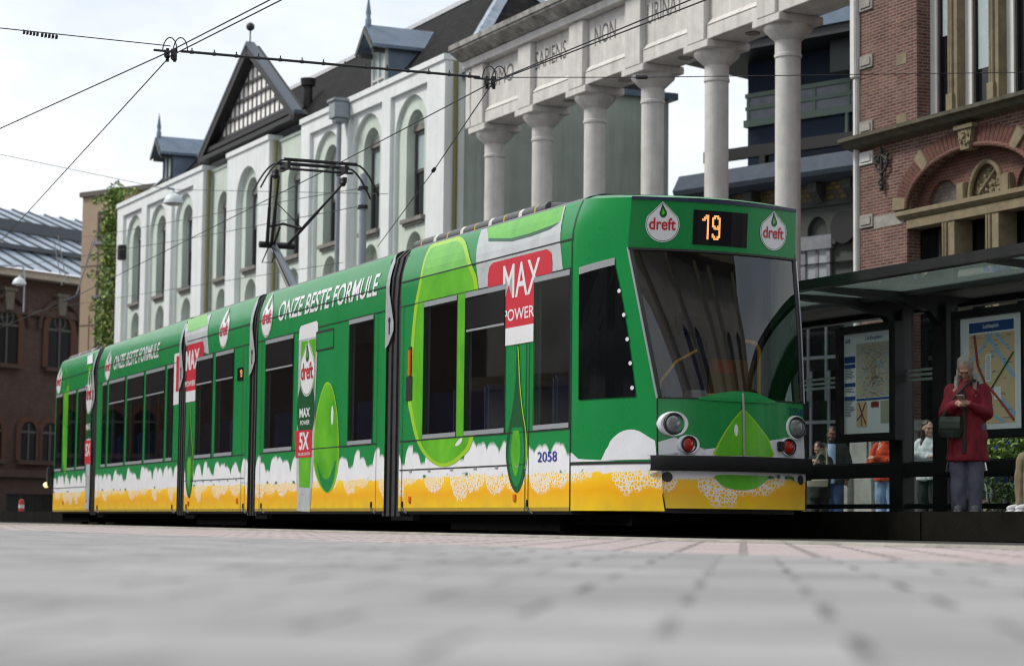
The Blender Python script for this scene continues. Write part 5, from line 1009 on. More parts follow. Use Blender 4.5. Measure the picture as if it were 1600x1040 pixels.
banner(B_, bt, 'MAX', (469, 640), (469, 653), (485.5, 634), (485.5, 650), m_vwhite, .011, 0, .03); banner(B_, bt, 'POWER', (470, 657.5), (470, 664), (485, 655), (485, 662.5), m_vwhite, .011, 0, .02)
rl = decal('red_label', m_vred, bt, fr, B_.fn, [B_.P((461.5, 673), (488.5, 671), (487.5, 713.5), (463, 715))], .010, cz=()); banner(B_, rl, '5X', (468.5, 676), (468.5, 703), (484, 674), (484, 702), m_vwhite, .012, 0, .03); banner(B_, rl, 'SNELLER SCHOON', (466.5, 707), (466.5, 711.5), (485.5, 706), (485.5, 710.5), m_vwhite, .012, 0, .01)
decal('clear_base', m_vgrey, bt, fr, B_.fn, [B_.P((466, 762), (485.5, 762), (485, 797), (464.5, 797.5))], .009, cz=())
P_ = smoothline(B_.P((508, 600), (496, 640), (490, 690), (492, 735), (505, 766), (518, 766), (528, 735), (530, 690), (527, 640), (519, 603)), 5); lm_ = decal('lime_swirl', m_lime2, sB, fr, B_.fn, [P_], .0055, cz=()); ca_ = sum(p[0] for p in P_)/len(P_); cz_ = sum(p[1] for p in P_)/len(P_)
decal('lime_core', m_lime, lm_, fr, B_.fn, [[(ca_+(a-ca_)*.93, cz_+(z-cz_)*.97) for a, z in P_]], .0065, cz=())
gx_ = sum(p[0] for p in P_)/len(P_)
decal('lime_glint', m_vwhite, lm_, fr, B_.fn, [[(gx_+.22+.05*cos(t), 1.55+.13*sin(t)) for t in [2*pi*i/14 for i in range(14)]]], .008, cz=()); decal('lime_shade', m_green, lm_, fr, B_.fn, [smoothline([(gx_-.42, .95), (gx_-.2, .62), (gx_+.1, .52), (gx_+.33, .70), (gx_+.40, .95), (gx_+.15, .72), (gx_-.15, .72)], 4)], .0072, cz=())
fairing(B_, sB, xa); hooks(B_, sB, [xb+.35, xa-.45]); bellows(fr, xb-.45, xb+.05, -1.2)
fr, xa, xb = frs['C']; C_ = Sec(fr, -1.2); sC = body('middle_section', fr, -1.2, xb, xa, [(hx_(C_, 307), hx_(C_, 332.3)), (hx_(C_, 337.5), hx_(C_, 365))]); foam(C_, sC, xb+.004, xa-.004)
window(C_, sC, hx_(C_, 307), hx_(C_, 332.3), vent=True); window(C_, sC, hx_(C_, 337.5), hx_(C_, 365), vent=True)
lines(C_, sC, [hline(xb, xa, zg), hline(xb, xa, 2.795, .012), hline(xb+.05, xa-.2, 1.118), hline(xb+.05, xa-.2, .765, .012), vline(hx_(C_, 380), ZB, 2.79, .012), vline(hx_(C_, 386), ZB, 2.79, .01)])
decal('hinges', m_frame, sC, fr, C_.fn, [rect(xb+.5*k+.2, xb+.5*k+.27, .735, .76) for k in range(7)], .010)
P_ = C_.P((291, 540), (291, 506), (331, 490), (327, 553)); P_ = [(a, min(z, ZT-.01)) for a, z in P_]; lb = decal('bottle_label', m_vgrey, sC, fr, C_.fn, [P_], .005)
P_ = [(a, min(z, ZT-.008)) for a, z in C_.P((294.5, 499), (326, 487), (325, 507), (310, 514), (294, 519))]; decal('bottle_liquid', m_lime, lb, fr, C_.fn, [P_], .0065)
xr_ = hx_(C_, 306.3); zf0 = C_.h(300, 610)[1]; zt0 = C_.h(305, 536)[1]; xq = hx_(C_, 319.5, 540)
decal('red_label', m_vred, lb, fr, C_.fn, [[(xb+.01, 2.79), (xb+.01, zt0), (xq-.1, zt0), (xq, zt0-.1), (xq, 2.79)], rect(xb+.01, xr_, zf0, 2.79)], .0085); decal('label_foot', m_vwhite, lb, fr, C_.fn, [rect(xb+.01, xr_, C_.h(300, 627)[1], zf0)], .0085)
banner(C_, lb, 'MAX', (291.5, 549), (291, 581), (313, 543), (311, 573), m_vwhite, .010, 0, .03); banner(C_, lb, 'POWER', (290, 597), (290, 606), (306, 592), (306, 600), m_vwhite, .010, 0, .02)
drop_stream(C_, sC, [(298, 628), (299, 660), (301, 690), (303, 720), (302, 745), (298.5, 770), (295.6, 778), (292, 768), (290, 745), (290.5, 715), (294, 690), (296, 660), (297, 628)])
logo(sC, fr, C_.fn, C_.h(358.5, 480), C_.h(353, 543), abs(hx_(C_, 361)-hx_(C_, 345.6)), .006)
a0, z0 = C_.h(371.5, 595); a1, z1 = C_.h(380.5, 573); ds = decal('side_display', m_tglass, sC, fr, C_.fn, [rect(a0, a1, z0, z1)], .010, cz=()); led(ds, C_.fn, a0+(a1-a0)*.5, (a1-a0)*.42, z0+.05, z1-.04, .013, fr)
lamps(C_, sC, [(295, 786), (371, 782)]); fairing(C_, sC, xa); hooks(C_, sC, [xb+.2, xa-.2]); bellows(fr, xb-.45, xb+.05, -1.2)
frC = fr; xCm = (xa+xb)/2
fr, xa, xb = frs['D']; D_ = Sec(fr, -1.2); WD = ((159.8, 166.5, 0), (170, 194.5, 1), (198.2, 223.6, 1), (227.4, 256.6, 1), (260.6, 270, 0)); sD = body('fourth_section', fr, -1.2, xb, xa, [(hx_(D_, a_, 660), hx_(D_, b_, 660)) for a_, b_, _ in WD]); foam(D_, sD, xb+.004, xa-.004)
for u0_, u1_, vt in WD: window(D_, sD, hx_(D_, u0_, 660), hx_(D_, u1_, 660), vent=bool(vt))
lines(D_, sD, [hline(xb, xa, zg), hline(xb, xa, 2.795, .012), hline(xb+.3, xa, 1.118), vline(xb+.35, ZB, 2.79, .01)])
logo(sD, fr, D_.fn, D_.h(174.5, 546), D_.h(169.5, 594), abs(hx_(D_, 175.3)-hx_(D_, 166)), .006); banner(D_, sD, 'ONZE BESTE FORMULE', (177.5, 559), (177.5, 580), (252, 532), (252, 555), m_vwhite)
decal('label_edge', m_vwhite, sD, fr, D_.fn, [rect(hx_(D_, 272), xa-.01, D_.h(275, 632)[1], 2.95)], .006); decal('red_edge', m_vred, sD, fr, D_.fn, [rect(hx_(D_, 275.5), xa-.012, D_.h(275, 612)[1], 2.90)], .0075)
fairing(D_, sD, xa); hooks(D_, sD, [xb+.3, xa-.3]); bellows(fr, xb-.45, xb+.05, -1.2)
fr, xa, xb = frs['E']; E_ = Sec(fr, -1.2); sE = body('rear_section', fr, -1.2, xb, xa, [(hx_(E_, a_, 670), hx_(E_, b_, 670)) for a_, b_ in ((87.5, 97.5), (106.5, 118), (121.5, 134.5))]); foam(E_, sE, xb+.004, xa-.004)
for u0_, u1_ in ((87.5, 97.5), (106.5, 118), (121.5, 134.5)): window(E_, sE, hx_(E_, u0_, 670), hx_(E_, u1_, 670))
lines(E_, sE, [hline(xb, xa, zg), hline(xb, xa, 2.795, .012), hline(xb, xa, 1.118), hline(xb, xa, .765, .012)])
P_ = E_.P((106, 575), (100, 600), (98.5, 700), (100, 735), (104, 735), (105.5, 700), (106, 640), (109, 600)); decal('lime_swirl', m_lime, sE, fr, E_.fn, [smoothline(P_, 4)], .006, cz=())
logo(sE, fr, E_.fn, E_.h(97.2, 572), E_.h(93.5, 615.5), abs(hx_(E_, 98.3)-hx_(E_, 90.6)), .006)
bt2 = decal('bottle', m_vgrey, sE, fr, E_.fn, [E_.P((138, 556), (137, 640), (134.5, 770), (133.5, 795), (139.5, 795), (141, 760), (143.5, 640), (146, 554))], .0135, cz=())
decal('bottle_cap', m_vwhite, bt2, fr, E_.fn, [E_.P((138, 556), (137.5, 569), (146, 567), (146, 552))], .015, cz=()); decal('bottle_liquid', m_lime, bt2, fr, E_.fn, [E_.P((139, 572), (138, 625), (144, 623), (145, 570))], .015, cz=()); decal('dark_label', m_dgreen, bt2, fr, E_.fn, [E_.P((136, 645), (134.8, 686), (143, 684), (143.5, 643))], .015, cz=())
logo(bt2, fr, E_.fn, E_.h(142, 575), E_.h(140.5, 646), abs(hx_(E_, 145.5)-hx_(E_, 136)), .017); decal('red_label', m_vred, bt2, fr, E_.fn, [E_.P((133.8, 688.5), (143.5, 687.5), (143, 724), (133.5, 725))], .016, cz=()); banner(E_, bt2, '5X', (134.7, 693), (134.7, 713), (142.5, 692), (142.5, 712), m_vwhite, .018, 0, .03); banner(E_, bt2, 'MAX', (136, 662), (136, 672), (142.5, 661), (142.5, 671), m_vwhite, .018, 0, .03)
fairing(E_, sE, xa); lamps(E_, sE, [(99, 785), (136, 782)])
b = MB(); b.box(xb-.55, xb, -1.0, 1.0, ZB, 3.45); b.build('rear_end', m_green, tram, fr, TR, bevel=.15)
b = MB(); y0 = -1.2; a, z = E_.h(84, 750); b.box(a-.3, a-.02, y0-.12, y0, z-.16, z+.3); rm = b.build('rear_mirror', m_rub, tram, fr, TR, bevel=.03); b = MB(); b.ball((a-.2, y0-.13, z-.1), .06, 10); b.build('rear_lamp', mat('warm_lamp', (.9, .6, .3), .4, emit=(1, .65, .3), es=1.6), rm, fr, TR)
# roof rails
for sec, ua, ub, par in ((A_, 655, 868, sA), (E_, 113, 158, sE)):
    fr = sec.fr; va = {655: 379, 113: 557}[ua]; vb = {868: 319, 158: 545}[ub]; yy_ = .32
    a0, z0 = fr.hit(ua, va, sec.y0+yy_); a1, z1 = fr.hit(ub, vb, sec.y0+yy_); z0 = (z0+z1)/2
    b = MB(); b.tube([(a0, sec.y0+yy_, z0-.05), (a1-.1, sec.y0+yy_, z0-.05)], .085, 10); b.box(a0, a1, sec.y0+yy_+.05, sec.y0+1.6, z0-.2, z0-.02); b.tube([(a1-.1, sec.y0+yy_, z0-.06), (a1+.2, sec.y0+yy_+.5, z0-.08)], .085, 10); rr = b.build('roof_unit', m_roofb, tram, fr, TR, smooth=True)
    for k in range(9 if sec is A_ else 4):
        x = a0+(a1-a0)*(k+.6)/(9.5 if sec is A_ else 4.4); b = MB(); b.cyl((x, sec.y0+yy_, z0-.05), (x+(.09 if k % 2 else .035), sec.y0+yy_, z0-.05), .0855, n=10); b.build('tape_mark', m_tape if k % 2 else m_ytape, rr, fr, TR)
# underframe and bogies
for nm, fr, y0, xa, xb in [('A', TR, 0., -4.9, .9)]+[(k, frs[k][0], -1.2, frs[k][2], frs[k][1]) for k in 'BCDE']:
    b = MB(); b.box(xa, xb, y0+.25, y0+2.15, .12, ZB-.03)
    if nm in 'ACE': c = (xa+xb)/2; b.box(c-1.5, c+1.5, y0+.12, y0+2.28, .05, ZB-.02)
    un = b.build('underframe', m_under, tram, fr, TR)
    if nm in 'ACE':
        for dx in (-.9, .9):
            for y in (y0+.42, y0+1.86): b = MB(); b.cyl((c+dx, y, .285), (c+dx, y+.12, .285), .28, n=20); b.build('wheel', mat('wheel_steel', (.05, .045, .04), .5, .6), un, fr, TR, smooth=True)
# pantograph on the middle section
fr = frC; H = lambda u, v, y=0.: (lambda a, z: Vector((a, y, z)))(*fr.hit(u, v, y))
m_pan = mat('pantograph_black', (.012, .012, .014), .5); m_pang = mat('pantograph_grey', (.10, .12, .15), .45)
kn = H(428, 383); base = H(457, 440); base = base+(base-kn)*.45
b = MB(); b.tube([base, kn], [.072, .05], 8); pg = b.build('pantograph', m_pang, tram, fr, TR, smooth=True)
b = MB(); b.tube([base+Vector((-.35, 0, 0)), kn+Vector((-.12, 0, -.06))], .03, 6); b.box(base.x-.9, base.x+.5, -.6, .6, base.z-.15, base.z); b.build('base_frame', m_pan, pg, fr, TR)
hd = H(495, 270); hw_ = .84
b = MB()
l0, l1 = Vector((hd.x, -hw_*.62, hd.z-.06)), Vector((hd.x, hw_*.62, hd.z-.06)); l0, l1 = H(430, 275, -.55), H(536, 287, .45)
for p, q in ((kn+Vector((0, -.12, 0)), l0+Vector((0, -.06, 0))), (kn+Vector((0, -.04, .02)), l0+Vector((0, .06, 0))), (kn+Vector((0, .25, .03)), l1)):
    b.tube([p, p.lerp(q, .55), p.lerp(q, .56), q], [.030, .027, .021, .018], 8)
m0 = (kn+Vector((0, -.1, 0))).lerp(l0, .28); m1 = (kn+Vector((0, .25, 0))).lerp(l1, .28); b.tube([m0, m0.lerp(m1, .4)+Vector((0, 0, .06)), m1], .024, 6); b.tube([kn, m0.lerp(m1, .3)], .018, 6); b.cyl(kn+Vector((0, -.25, 0)), kn+Vector((0, .35, 0)), .055, n=10)
for c in (l0, l1): b.ball(c, .05, 8); b.box(c.x-.10, c.x+.10, c.y-.03, c.y+.03, c.z, c.z+.09)
b.tube([l0.lerp(kn, .35), m1], .008, 4); b.tube([kn+Vector((0, -.1, -.05)), kn+Vector((0, -.2, -.3)), kn+Vector((-.1, 0, -.28)), kn+Vector((-.05, .05, -.05))], .012, 5)
b.build('arm', m_pan, pg, fr, TR, smooth=True)
b = MB()
zt_ = max(l0.z, l1.z)+.16
for dx in (-.2, .2):
    b.tube([(hd.x+dx, y, zt_-.42*max(0, (abs(y)-.62)/.33)**1.6) for y in [-.97+1.94*i/24 for i in range(25)]], .016, 6)
b.tube([(hd.x, y, zt_-.10) for y in (-.6, 0, .6)], .022, 6)
for dx in (-.2, .2): b.tube([(hd.x+dx, y, zt_+.02) for y in (-.6, 0, .6)], .022, 6)
for y in (-.52, .42): b.box(hd.x-.22, hd.x+.22, y-.025, y+.025, zt_-.13, zt_-.02)
b.build('collector_head', m_pan, pg, fr, TR, smooth=True)
# ------------------------------------------------------------------ overhead line, mast, street lamps
m_wire = mat('wire_dark', (.012, .013, .016), .5); m_insul = mat('insulator_blue', (.03, .06, .15), .4); m_mast = mat('mast_grey', (.33, .37, .43), .5, var=.1, vs=2)
def onz(u, v, z=5.5): r = ray(u, v); k = (z-HC)/r.z; return CO+r*k
def onk(u, v, k): return CO+ray(u, v)*k
def wire(label, pts, r=.008, sag=0.):
    P_ = []
    for i in range(len(pts)-1):
        n_ = 10
        for j in range(n_+(i == len(pts)-2)): t = j/n_; q = pts[i].lerp(pts[i+1], t); q = q-Vector((0, 0, sag*4*t*(1-t))); P_.append(q)
    o0 = P_[0]; F0 = Fr((o0.x, o0.y, o0.z), 90); b = MB(); b.tube([F0.inv(p) for p in P_], r, 6); o = b.build('overhead_wire', m_wire, root=F0); tag(o, label, 'wire', 'overhead tram wires'); return o, F0
def clamp(w, p, s=1., name='wire_clamp', loops=True):
    o, F0 = w; c = F0.inv(p); b = MB(); b.box(c.x-.10*s, c.x-.02*s, c.y-.05, c.y+.05, c.z-.02*s, c.z+.10*s); b.box(c.x+.02*s, c.x+.11*s, c.y-.05, c.y+.05, c.z-.06*s, c.z+.12*s); b.cyl((c.x-.3*s, c.y, c.z+.11*s), (c.x+.13*s, c.y, c.z+.07*s), .022*s)
    for q in (-.05, .08): b.cyl((c.x+q*s, c.y, c.z-.1*s), (c.x+q*s, c.y, c.z+.14*s), .03*s, n=8)
    if loops:
        for q in (-.13, .06): b.tube([(c.x+(q+.12+.13*cos(a))*s, c.y, c.z+(.08+.26*sin(a))*s) for a in [pi*i/10 for i in range(11)]], .011*s, 6)
    b.build(name, m_wire, o, smooth=False)
def insulator(w, p, q, m=None):
    o, F0 = w; a, c = F0.inv(p), F0.inv(q); b = MB(); n_ = 5
    for i in range(n_): b.cyl(a.lerp(c, i/n_), a.lerp(c, (i+.7)/n_), .03, .022, 8)
    b.build('insulator', m or m_wire, o)
J1, J2 = onz(266, 88), onz(765, 131)
w1 = wire('contact wire running over the tram roof and pantograph', [onz(1240, -60, 5.52), onz(1103, 0), J2, onz(505, 268, 5.47), onz(122, 461), onz(0, 512)]); clamp(w1, J2, .65)
insulator(w1, onz(118, 463), onz(100, 471), m_insul); insulator(w1, onz(112, 466), onz(106, 468.5), m_insul)
w2 = wire('contact wire dropping from the right junction past the pale end wall', [onz(1210, -60), onz(1079, 0), J2+Vector((.05, 0, .03)), onz(678, 266), onz(590, 385)]); insulator(w2, onz(679, 264), onz(676, 268))
w3 = wire('contact wire reaching the left edge high up', [onz(520, -60), onz(422, 0), J1+Vector((-.06, 0, .03)), onz(0, 201), onz(-60, 226)])
w4 = wire('contact wire dropping steeply to the lower left edge', [onz(535, -60), onz(440, 0), J1, onz(17, 360), onz(-10, 388)]); clamp(w4, J1, .65)
w5 = wire('span wire from the left edge to the left junction, with a turnbuckle', [onk(-20, 42, 24.6), J1+Vector((0, 0, .12))], .006); insulator(w5, onk(36, 50, 24.7), onk(62, 54, 24.75)); insulator(w5, onk(64, 54.5, 24.75), onk(92, 58.5, 24.8))
w6 = wire('thick feeder cable between the two junctions', [J1+Vector((.12, 0, .06)), J2+Vector((-.12, 0, .08))], .016)
o6, F6 = w6
for k in range(14):
    c = F6.inv((J1+Vector((.12, 0, .06))).lerp(J2+Vector((-.12, 0, .08)), (k+.5)/14)); b = MB(); b.cyl(c-Vector((.02, 0, 0)), c+Vector((.02, 0, .0)), .022, n=8); b.cyl(c, c+Vector((0, 0, .05)), .008, n=6); b.build('cable_tie', m_wire, o6)
w7 = wire('thin span wire from the right junction across the columns', [J2+Vector((.1, 0, .08)), onk(1003, 121, 29), onk(1620, 113, 35)], .006); insulator(w7, onk(995, 121, 29), onk(1012, 121, 29.1))
MA = Fr(LS(14, 0, 25.3), 25.3); mx_, mz_ = MA.hit(568, 272); MA = MA.at(mx_)
ma = thing('wire_mast', MA, 'grey steel pole holding span wires behind the tram', 'mast')
b = MB(); b.cyl((0, 0, 0), (0, 0, mz_), .085, .062, 16); b.build('pole', m_mast, ma, smooth=True)
for v in (294, 323): z_ = MA.hit(568, v)[1]; b = MB(); b.cyl((0, 0, z_-.03), (0, 0, z_+.03), .085, n=14); b.box(-.2, .14, -.03, .03, z_-.02, z_+.02); b.build('bracket', m_dark, ma)
mk = (MA.o-CO).dot(f_)
wire('upper thin span wire from the grey pole to the far left', [onk(557, 295, mk), onk(400, 322, 48), onk(150, 369, 66), onk(-20, 372, 78)], .007)
wire('lower thin span wire from the grey pole to the far left', [onk(557, 323, mk), onk(300, 372, 55), onk(-20, 424, 78)], .007)
wire('faint wire crossing the white walls low down', [onk(536, 410, 44), onk(120, 475, 70), onk(-20, 500, 80)], .006)
wl = wire('wire carrying the white dome lamp', [onk(-20, 237, 49), onk(262, 296, 52), onk(606, 303, mk)], .006)
for a_, c_, lab in (((152, 366), (118, 462), 'right pair outer dropper wire by the beige wall'), ((146, 372), (121, 460), 'right pair inner dropper wire by the beige wall'), ((84, 374), (97, 446), 'left dropper wire before the zinc roof'), ((91, 369), (104, 443), 'second dropper wire before the zinc roof')): wire(lab, [onk(*a_, 60), onk(*c_, 54)], .012)
def lamp(fr, label, R_, bracket):
    t = thing('street_lamp', fr, label, 'lamp', 'white dome street lamps'); b = MB(); b.lathe([(R_, 0), (R_*.97, R_*.25), (R_*.8, R_*.62), (R_*.5, R_*.92), (R_*.2, R_*1.04), (R_*.12, R_*1.3), (0, R_*1.32)], (0, 0), 24); b.build('lamp_shade', mat('white_enamel', (.60, .65, .68), .4), t, smooth=True)
    b = MB(); b.lathe([(0, -R_*.22), (R_*.5, -R_*.2), (R_*.9, -.01), (R_*.9, 0)], (0, 0), 20); b.build('diffuser', mat('milky_cover', (.45, .47, .48), .3), t, smooth=True)
    b = MB(); b.tube(bracket, .03*R_/.23, 6); b.build('bracket', m_mast, t, smooth=True)
p = onk(271, 318, 52); lamp(Fr(p, 90), 'white dome lamp hung on a wire before the white building', .235, [(0, 0, .28), (0, 0, .34), (-.12, 0, .36), (-.16, 0, .42)])
p = onk(30, 444, 80); s_ = 80/FPX; lamp(Fr(p, 90), 'white dome lamp on a curved bracket before the brick hall', .25, [(8*s_, 0, -1.), (8*s_, 0, .4), (5*s_, 0, .64), (0, 0, .68), (-1.2, 0, .66)])
# ------------------------------------------------------------------ people
def organic(b, voxel, smooth=6, fold=0., fs=7.):
    me = bpy.data.meshes.new('tmp'); me.from_pydata(b.v, [], b.f); o = bpy.data.objects.new('tmp', me); COL.objects.link(o)
    bm = bmesh.new(); bm.from_mesh(me); bmesh.ops.recalc_face_normals(bm, faces=bm.faces); bm.to_mesh(me); bm.free()
    m = o.modifiers.new('r', 'REMESH'); m.mode = 'VOXEL'; m.voxel_size = voxel; s_ = o.modifiers.new('s', 'SMOOTH'); s_.iterations = smooth; s_.factor = .5
    dg = bpy.context.evaluated_depsgraph_get(); dg.update(); e = o.evaluated_get(dg).to_mesh(); r = MB(); nv = [(v.co.copy(), v.normal.copy()) for v in e.vertices]
    for c, n_ in nv:
        if fold: c = c+n_*fold*(noise.noise(Vector((c.x*fs, c.y*fs, c.z*fs*.55)))+.5*noise.noise(Vector((c.x*fs*2.3, c.y*fs*2.3, c.z*fs*1.2))))
        r.v.append(tuple(c))
    r.f = [list(p.vertices) for p in e.polygons]; r.m = [0]*len(r.f); bpy.data.objects.remove(o); return r
def limb(b, pts):
    for (p, r), (q, s_) in zip(pts, pts[1:]): b.cyl(p, q, r, s_, 12)
    for p, r in pts: b.ball(p, r, 12)
def stack(b, rings, n=20):
    vs = [(cx+rx*cos(2*pi*k/n), cy+ry*sin(2*pi*k/n), z) for cx, cy, z, rx, ry in rings for k in range(n)]; m = len(rings)
    b.add(vs, [(i*n+k, i*n+(k+1) % n, (i+1)*n+(k+1) % n, (i+1)*n+k) for i in range(m-1) for k in range(n)]+[list(range(n-1, -1, -1)), list(range((m-1)*n, m*n))])
def hand(b, w, d, up, s=1., curl=.6):        # palm and five bent fingers from wrist w along d
    d = Vector(d).normalized(); up = Vector(up).normalized(); sd = d.cross(up).normalized(); w = Vector(w); c = w+d*.045*s
    b.cyl(w, w+d*.085*s, .026*s, .036*s, 10); b.ball(c, .034*s, 10); b.ball(w+d*.08*s, .034*s, 10)
    for i, L_ in enumerate((.064, .074, .070, .056)):
        p = w+d*.085*s+sd*(i-1.5)*.019*s; q = p+(d*(1-curl*.35)-up*curl*.5).normalized()*L_*.55*s; r = q+(d*(1-curl)-up*curl).normalized()*L_*.5*s; limb(b, [(p, .0095*s), (q, .0088*s), (r, .0075*s)])
    p = w+d*.03*s+sd*-.03*s; q = p+(d*.7-sd*.7).normalized()*.035*s; limb(b, [(p, .012*s), (q, .0105*s), (q+(d*.9-sd*.1-up*.2).normalized()*.03*s, .009*s)])
def head_parts(b, c, s, pitch, yaw):
    Rm = Matrix.Rotation(yaw, 3, 'Z') @ Matrix.Rotation(pitch, 3, 'X'); T = lambda x, y, z: tuple(Vector(c)+Rm @ Vector((x*s, y*s, z*s)))
    def ell(x, y, z, rx, ry, rz): o = len(b.v); b.ball((0, 0, 0), 1, 14); b.v[o:] = [T(x+p[0]*rx, y+p[1]*ry, z+p[2]*rz) for p in b.v[o:]]
    ell(0, .01, .03, .076, .094, .095); ell(0, -.012, -.035, .058, .072, .075); ell(0, -.075, -.088, .028, .02, .022); ell(0, -.088, -.015, .013, .02, .024); ell(0, -.10, -.028, .015, .013, .012)
    for sg in (-1, 1): ell(sg*.078, .012, -.01, .012, .02, .03); ell(sg*.04, -.062, -.03, .026, .02, .022)
    ell(0, -.082, -.056, .022, .010, .006); ell(0, -.082, -.066, .020, .010, .007); ell(0, -.082, .028, .05, .016, .012)
    return T
m_skin = mat('skin', (.52, .30, .22), .55, var=.12, vs=9); m_skin2 = mat('tan_skin', (.24, .115, .07), .55, var=.12, vs=9); m_eye = mat('eye_dark', (.02, .015, .012), .2); m_lip = mat('lips', (.30, .09, .08), .5)
def person(fr, label, z0, s, coat, legs, hair, pose, shoe, yaw=0., pitch=.15, hem=.50, voxel=.011, skin=None, hairlen=0., beard=False, legr=1., coatw=1., seated=False, glasses=False, top=None):
    skin = skin or m_skin; t = thing('person', fr, label, 'person'); q = lambda x, y, z: Vector((x*s, y*s, z0+z*s)); R = lambda r: r*s
    hc_ = q(0, -.03-.04*(pitch > .4), 1.515-.01*(pitch > .4))
    sh_, el_, wr_ = {'phone': ((.150, .025, 1.285), (.215, -.03, 1.03), (.075, -.235, 1.12)), 'crossed': ((.155, .02, 1.305), (.235, -.06, 1.06), (-.10, -.20, 1.10)), 'down': ((.155, .02, 1.305), (.225, .03, 1.06), (.22, -.05, .82)), 'raise': ((.155, .02, 1.305), (.24, -.08, 1.08), (.08, -.20, 1.22))}[pose]
    arms = []
    for sg in (-1, 1):
        w_ = (sg*wr_[0], wr_[1]-(.035 if pose == 'crossed' and sg > 0 else 0), wr_[2]+(.03 if pose == 'crossed' and sg > 0 else 0)); arms.append((q(sg*sh_[0], sh_[1], sh_[2]), q(sg*el_[0], el_[1], el_[2]), q(*w_)))
    hipz, kn, an = .88, .47, .06
    if seated: legp = [[q(sg*.09, .05, .52), q(sg*.11, -.40, .50), q(sg*.11, -.42, .07)] for sg in (-1, 1)]
    else: legp = [[q(sg*.085, .0, hipz), q(sg*.09, -.015, kn), q(sg*.085, .01, an)] for sg in (-1, 1)]
    dz = -.36 if seated else 0
    if seated: hc_.z += dz*s; arms = [tuple(p+Vector((0, 0, dz*s)) for p in a) for a in arms]
    # body: one continuous skin
    b = MB(); T = head_parts(b, hc_, s, pitch, yaw); limb(b, [(q(0, .02, 1.30+dz), R(.055)), (q(0, .005, 1.42+dz), R(.05)), (hc_, R(.052))])
    stack(b, [tuple(q(0, 0, .84+dz))+(R(.14), R(.10)), tuple(q(0, 0, 1.05+dz))+(R(.13), R(.09)), tuple(q(0, 0, 1.28+dz))+(R(.16), R(.10)), tuple(q(0, .01, 1.36+dz))+(R(.09), R(.07))])
    for a in arms: limb(b, [(a[0], R(.05)), (a[1], R(.042)), (a[2], R(.028))])
    for l_ in legp: limb(b, [(l_[0], R(.085)), (l_[1], R(.055)), (l_[2], R(.04))])
    for i, a in enumerate(arms):
        sg = (-1, 1)[i]; d = {'phone': (-sg*.75, -.55, .25), 'crossed': (-sg*.8, .1, .1), 'down': (0, -.1, -1), 'raise': (-sg*.6, -.3, .7)}[pose]; hand(b, a[2], d, (0, -.3, 1) if pose != 'down' else (-sg, 0, 0), s, .75)
    bo_ = organic(b, min(voxel, .0075), 4).build('body', skin, t, smooth=True)
    b = MB()
    for sg in (-1, 1): c = T(sg*.031, -.083, .002); b.ball(c, R(.0085), 8)
    b.build('eyes', m_eye, t, smooth=True)
    b = MB(); c = T(0, -.094, -.061); b.ball(c, R(.021), 8, sy=.4, sz=.28); b.build('lips', m_lip, t, smooth=True)
    # coat
    b = MB(); cw = coatw
    hz = hem if not seated else .50
    rings = [(0, .01, hz, .215*cw, .165*cw), (0, .0, max(hz+.1, .78+dz), .205*cw, .16*cw), (0, 0, 1.02+dz, .185*cw, .14*cw), (0, .005, 1.22+dz, .180*cw, .13*cw), (0, .015, 1.32+dz, .14*cw, .105*cw), (0, .015, 1.375+dz, .085, .08), (0, .01, 1.40+dz, .065, .065)]
    stack(b, [tuple(q(x, y, z))+(R(rx), R(ry)) for x, y, z, rx, ry in rings])
    for a in arms: limb(b, [(a[0], R(.078*cw)), (a[1], R(.074*cw)), (a[2].lerp(a[1], .02), R(.050*cw))])
    organic(b, voxel, 4, .024*s, 9).build('coat', coat, t, smooth=True)
    b = MB()
    for l_ in legp: limb(b, [(l_[0], R(.108*legr)), (l_[1], R(.088*legr)), (l_[2], R(.078*legr))])
    b.ball(q(0, .02, (.84 if not seated else .54)), R(.125))
    organic(b, voxel, 4, .020*s, 8).build('trousers', legs, t, smooth=True)
    for l_ in legp:
        f0 = l_[2]; b = MB(); o = len(b.v); b.ball((f0.x, f0.y-.055*s, z0+.042*s), R(.05), 12, sx=.9, sy=2.3, sz=.85); b.box(f0.x-.043*s, f0.x+.043*s, f0.y-.16*s, f0.y+.055*s, z0+.001, z0+.02*s); organic(b, .008, 3).build('shoe', shoe, t, smooth=True)
    # hair
    b = MB()
    def ell(x, y, z, rx, ry, rz): o = len(b.v); b.ball((0, 0, 0), 1, 14); b.v[o:] = [T(x+p[0]*rx, y+p[1]*ry, z+p[2]*rz) for p in b.v[o:]]
    ell(0, .022, .048, .084, .094, .084); ell(0, .062, .0, .082, .062, .085)
    if hairlen:
        for sg in (-1, 1): a0 = Vector(T(sg*.07, .02, .0)); limb(b, [(a0, R(.02)), (a0+Vector((sg*.022*s, .02, -.13*s)), R(.028)), (a0+Vector((sg*.03*s, -.03*s, -hairlen*s)), R(.016))])
        limb(b, [(Vector(T(0, .08, 0)), R(.07)), (q(0, .1, 1.36+dz), R(.08)), (q(.02, .12, 1.5-hairlen+dz), R(.05))])
    organic(b, .008, 3, .012*s, 30).build('hair', hair, t, smooth=True)
    if beard:
        b = MB()
        def el2(x, y, z, rx, ry, rz): o = len(b.v); b.ball((0, 0, 0), 1, 12); b.v[o:] = [T(x+p[0]*rx, y+p[1]*ry, z+p[2]*rz) for p in b.v[o:]]
        el2(0, -.05, -.095, .058, .05, .05); el2(.05, -.02, -.06, .022, .04, .045); el2(-.05, -.02, -.06, .022, .04, .045); el2(0, -.092, -.046, .03, .012, .008); organic(b, .007, 2).build('beard', hair, t, smooth=True)
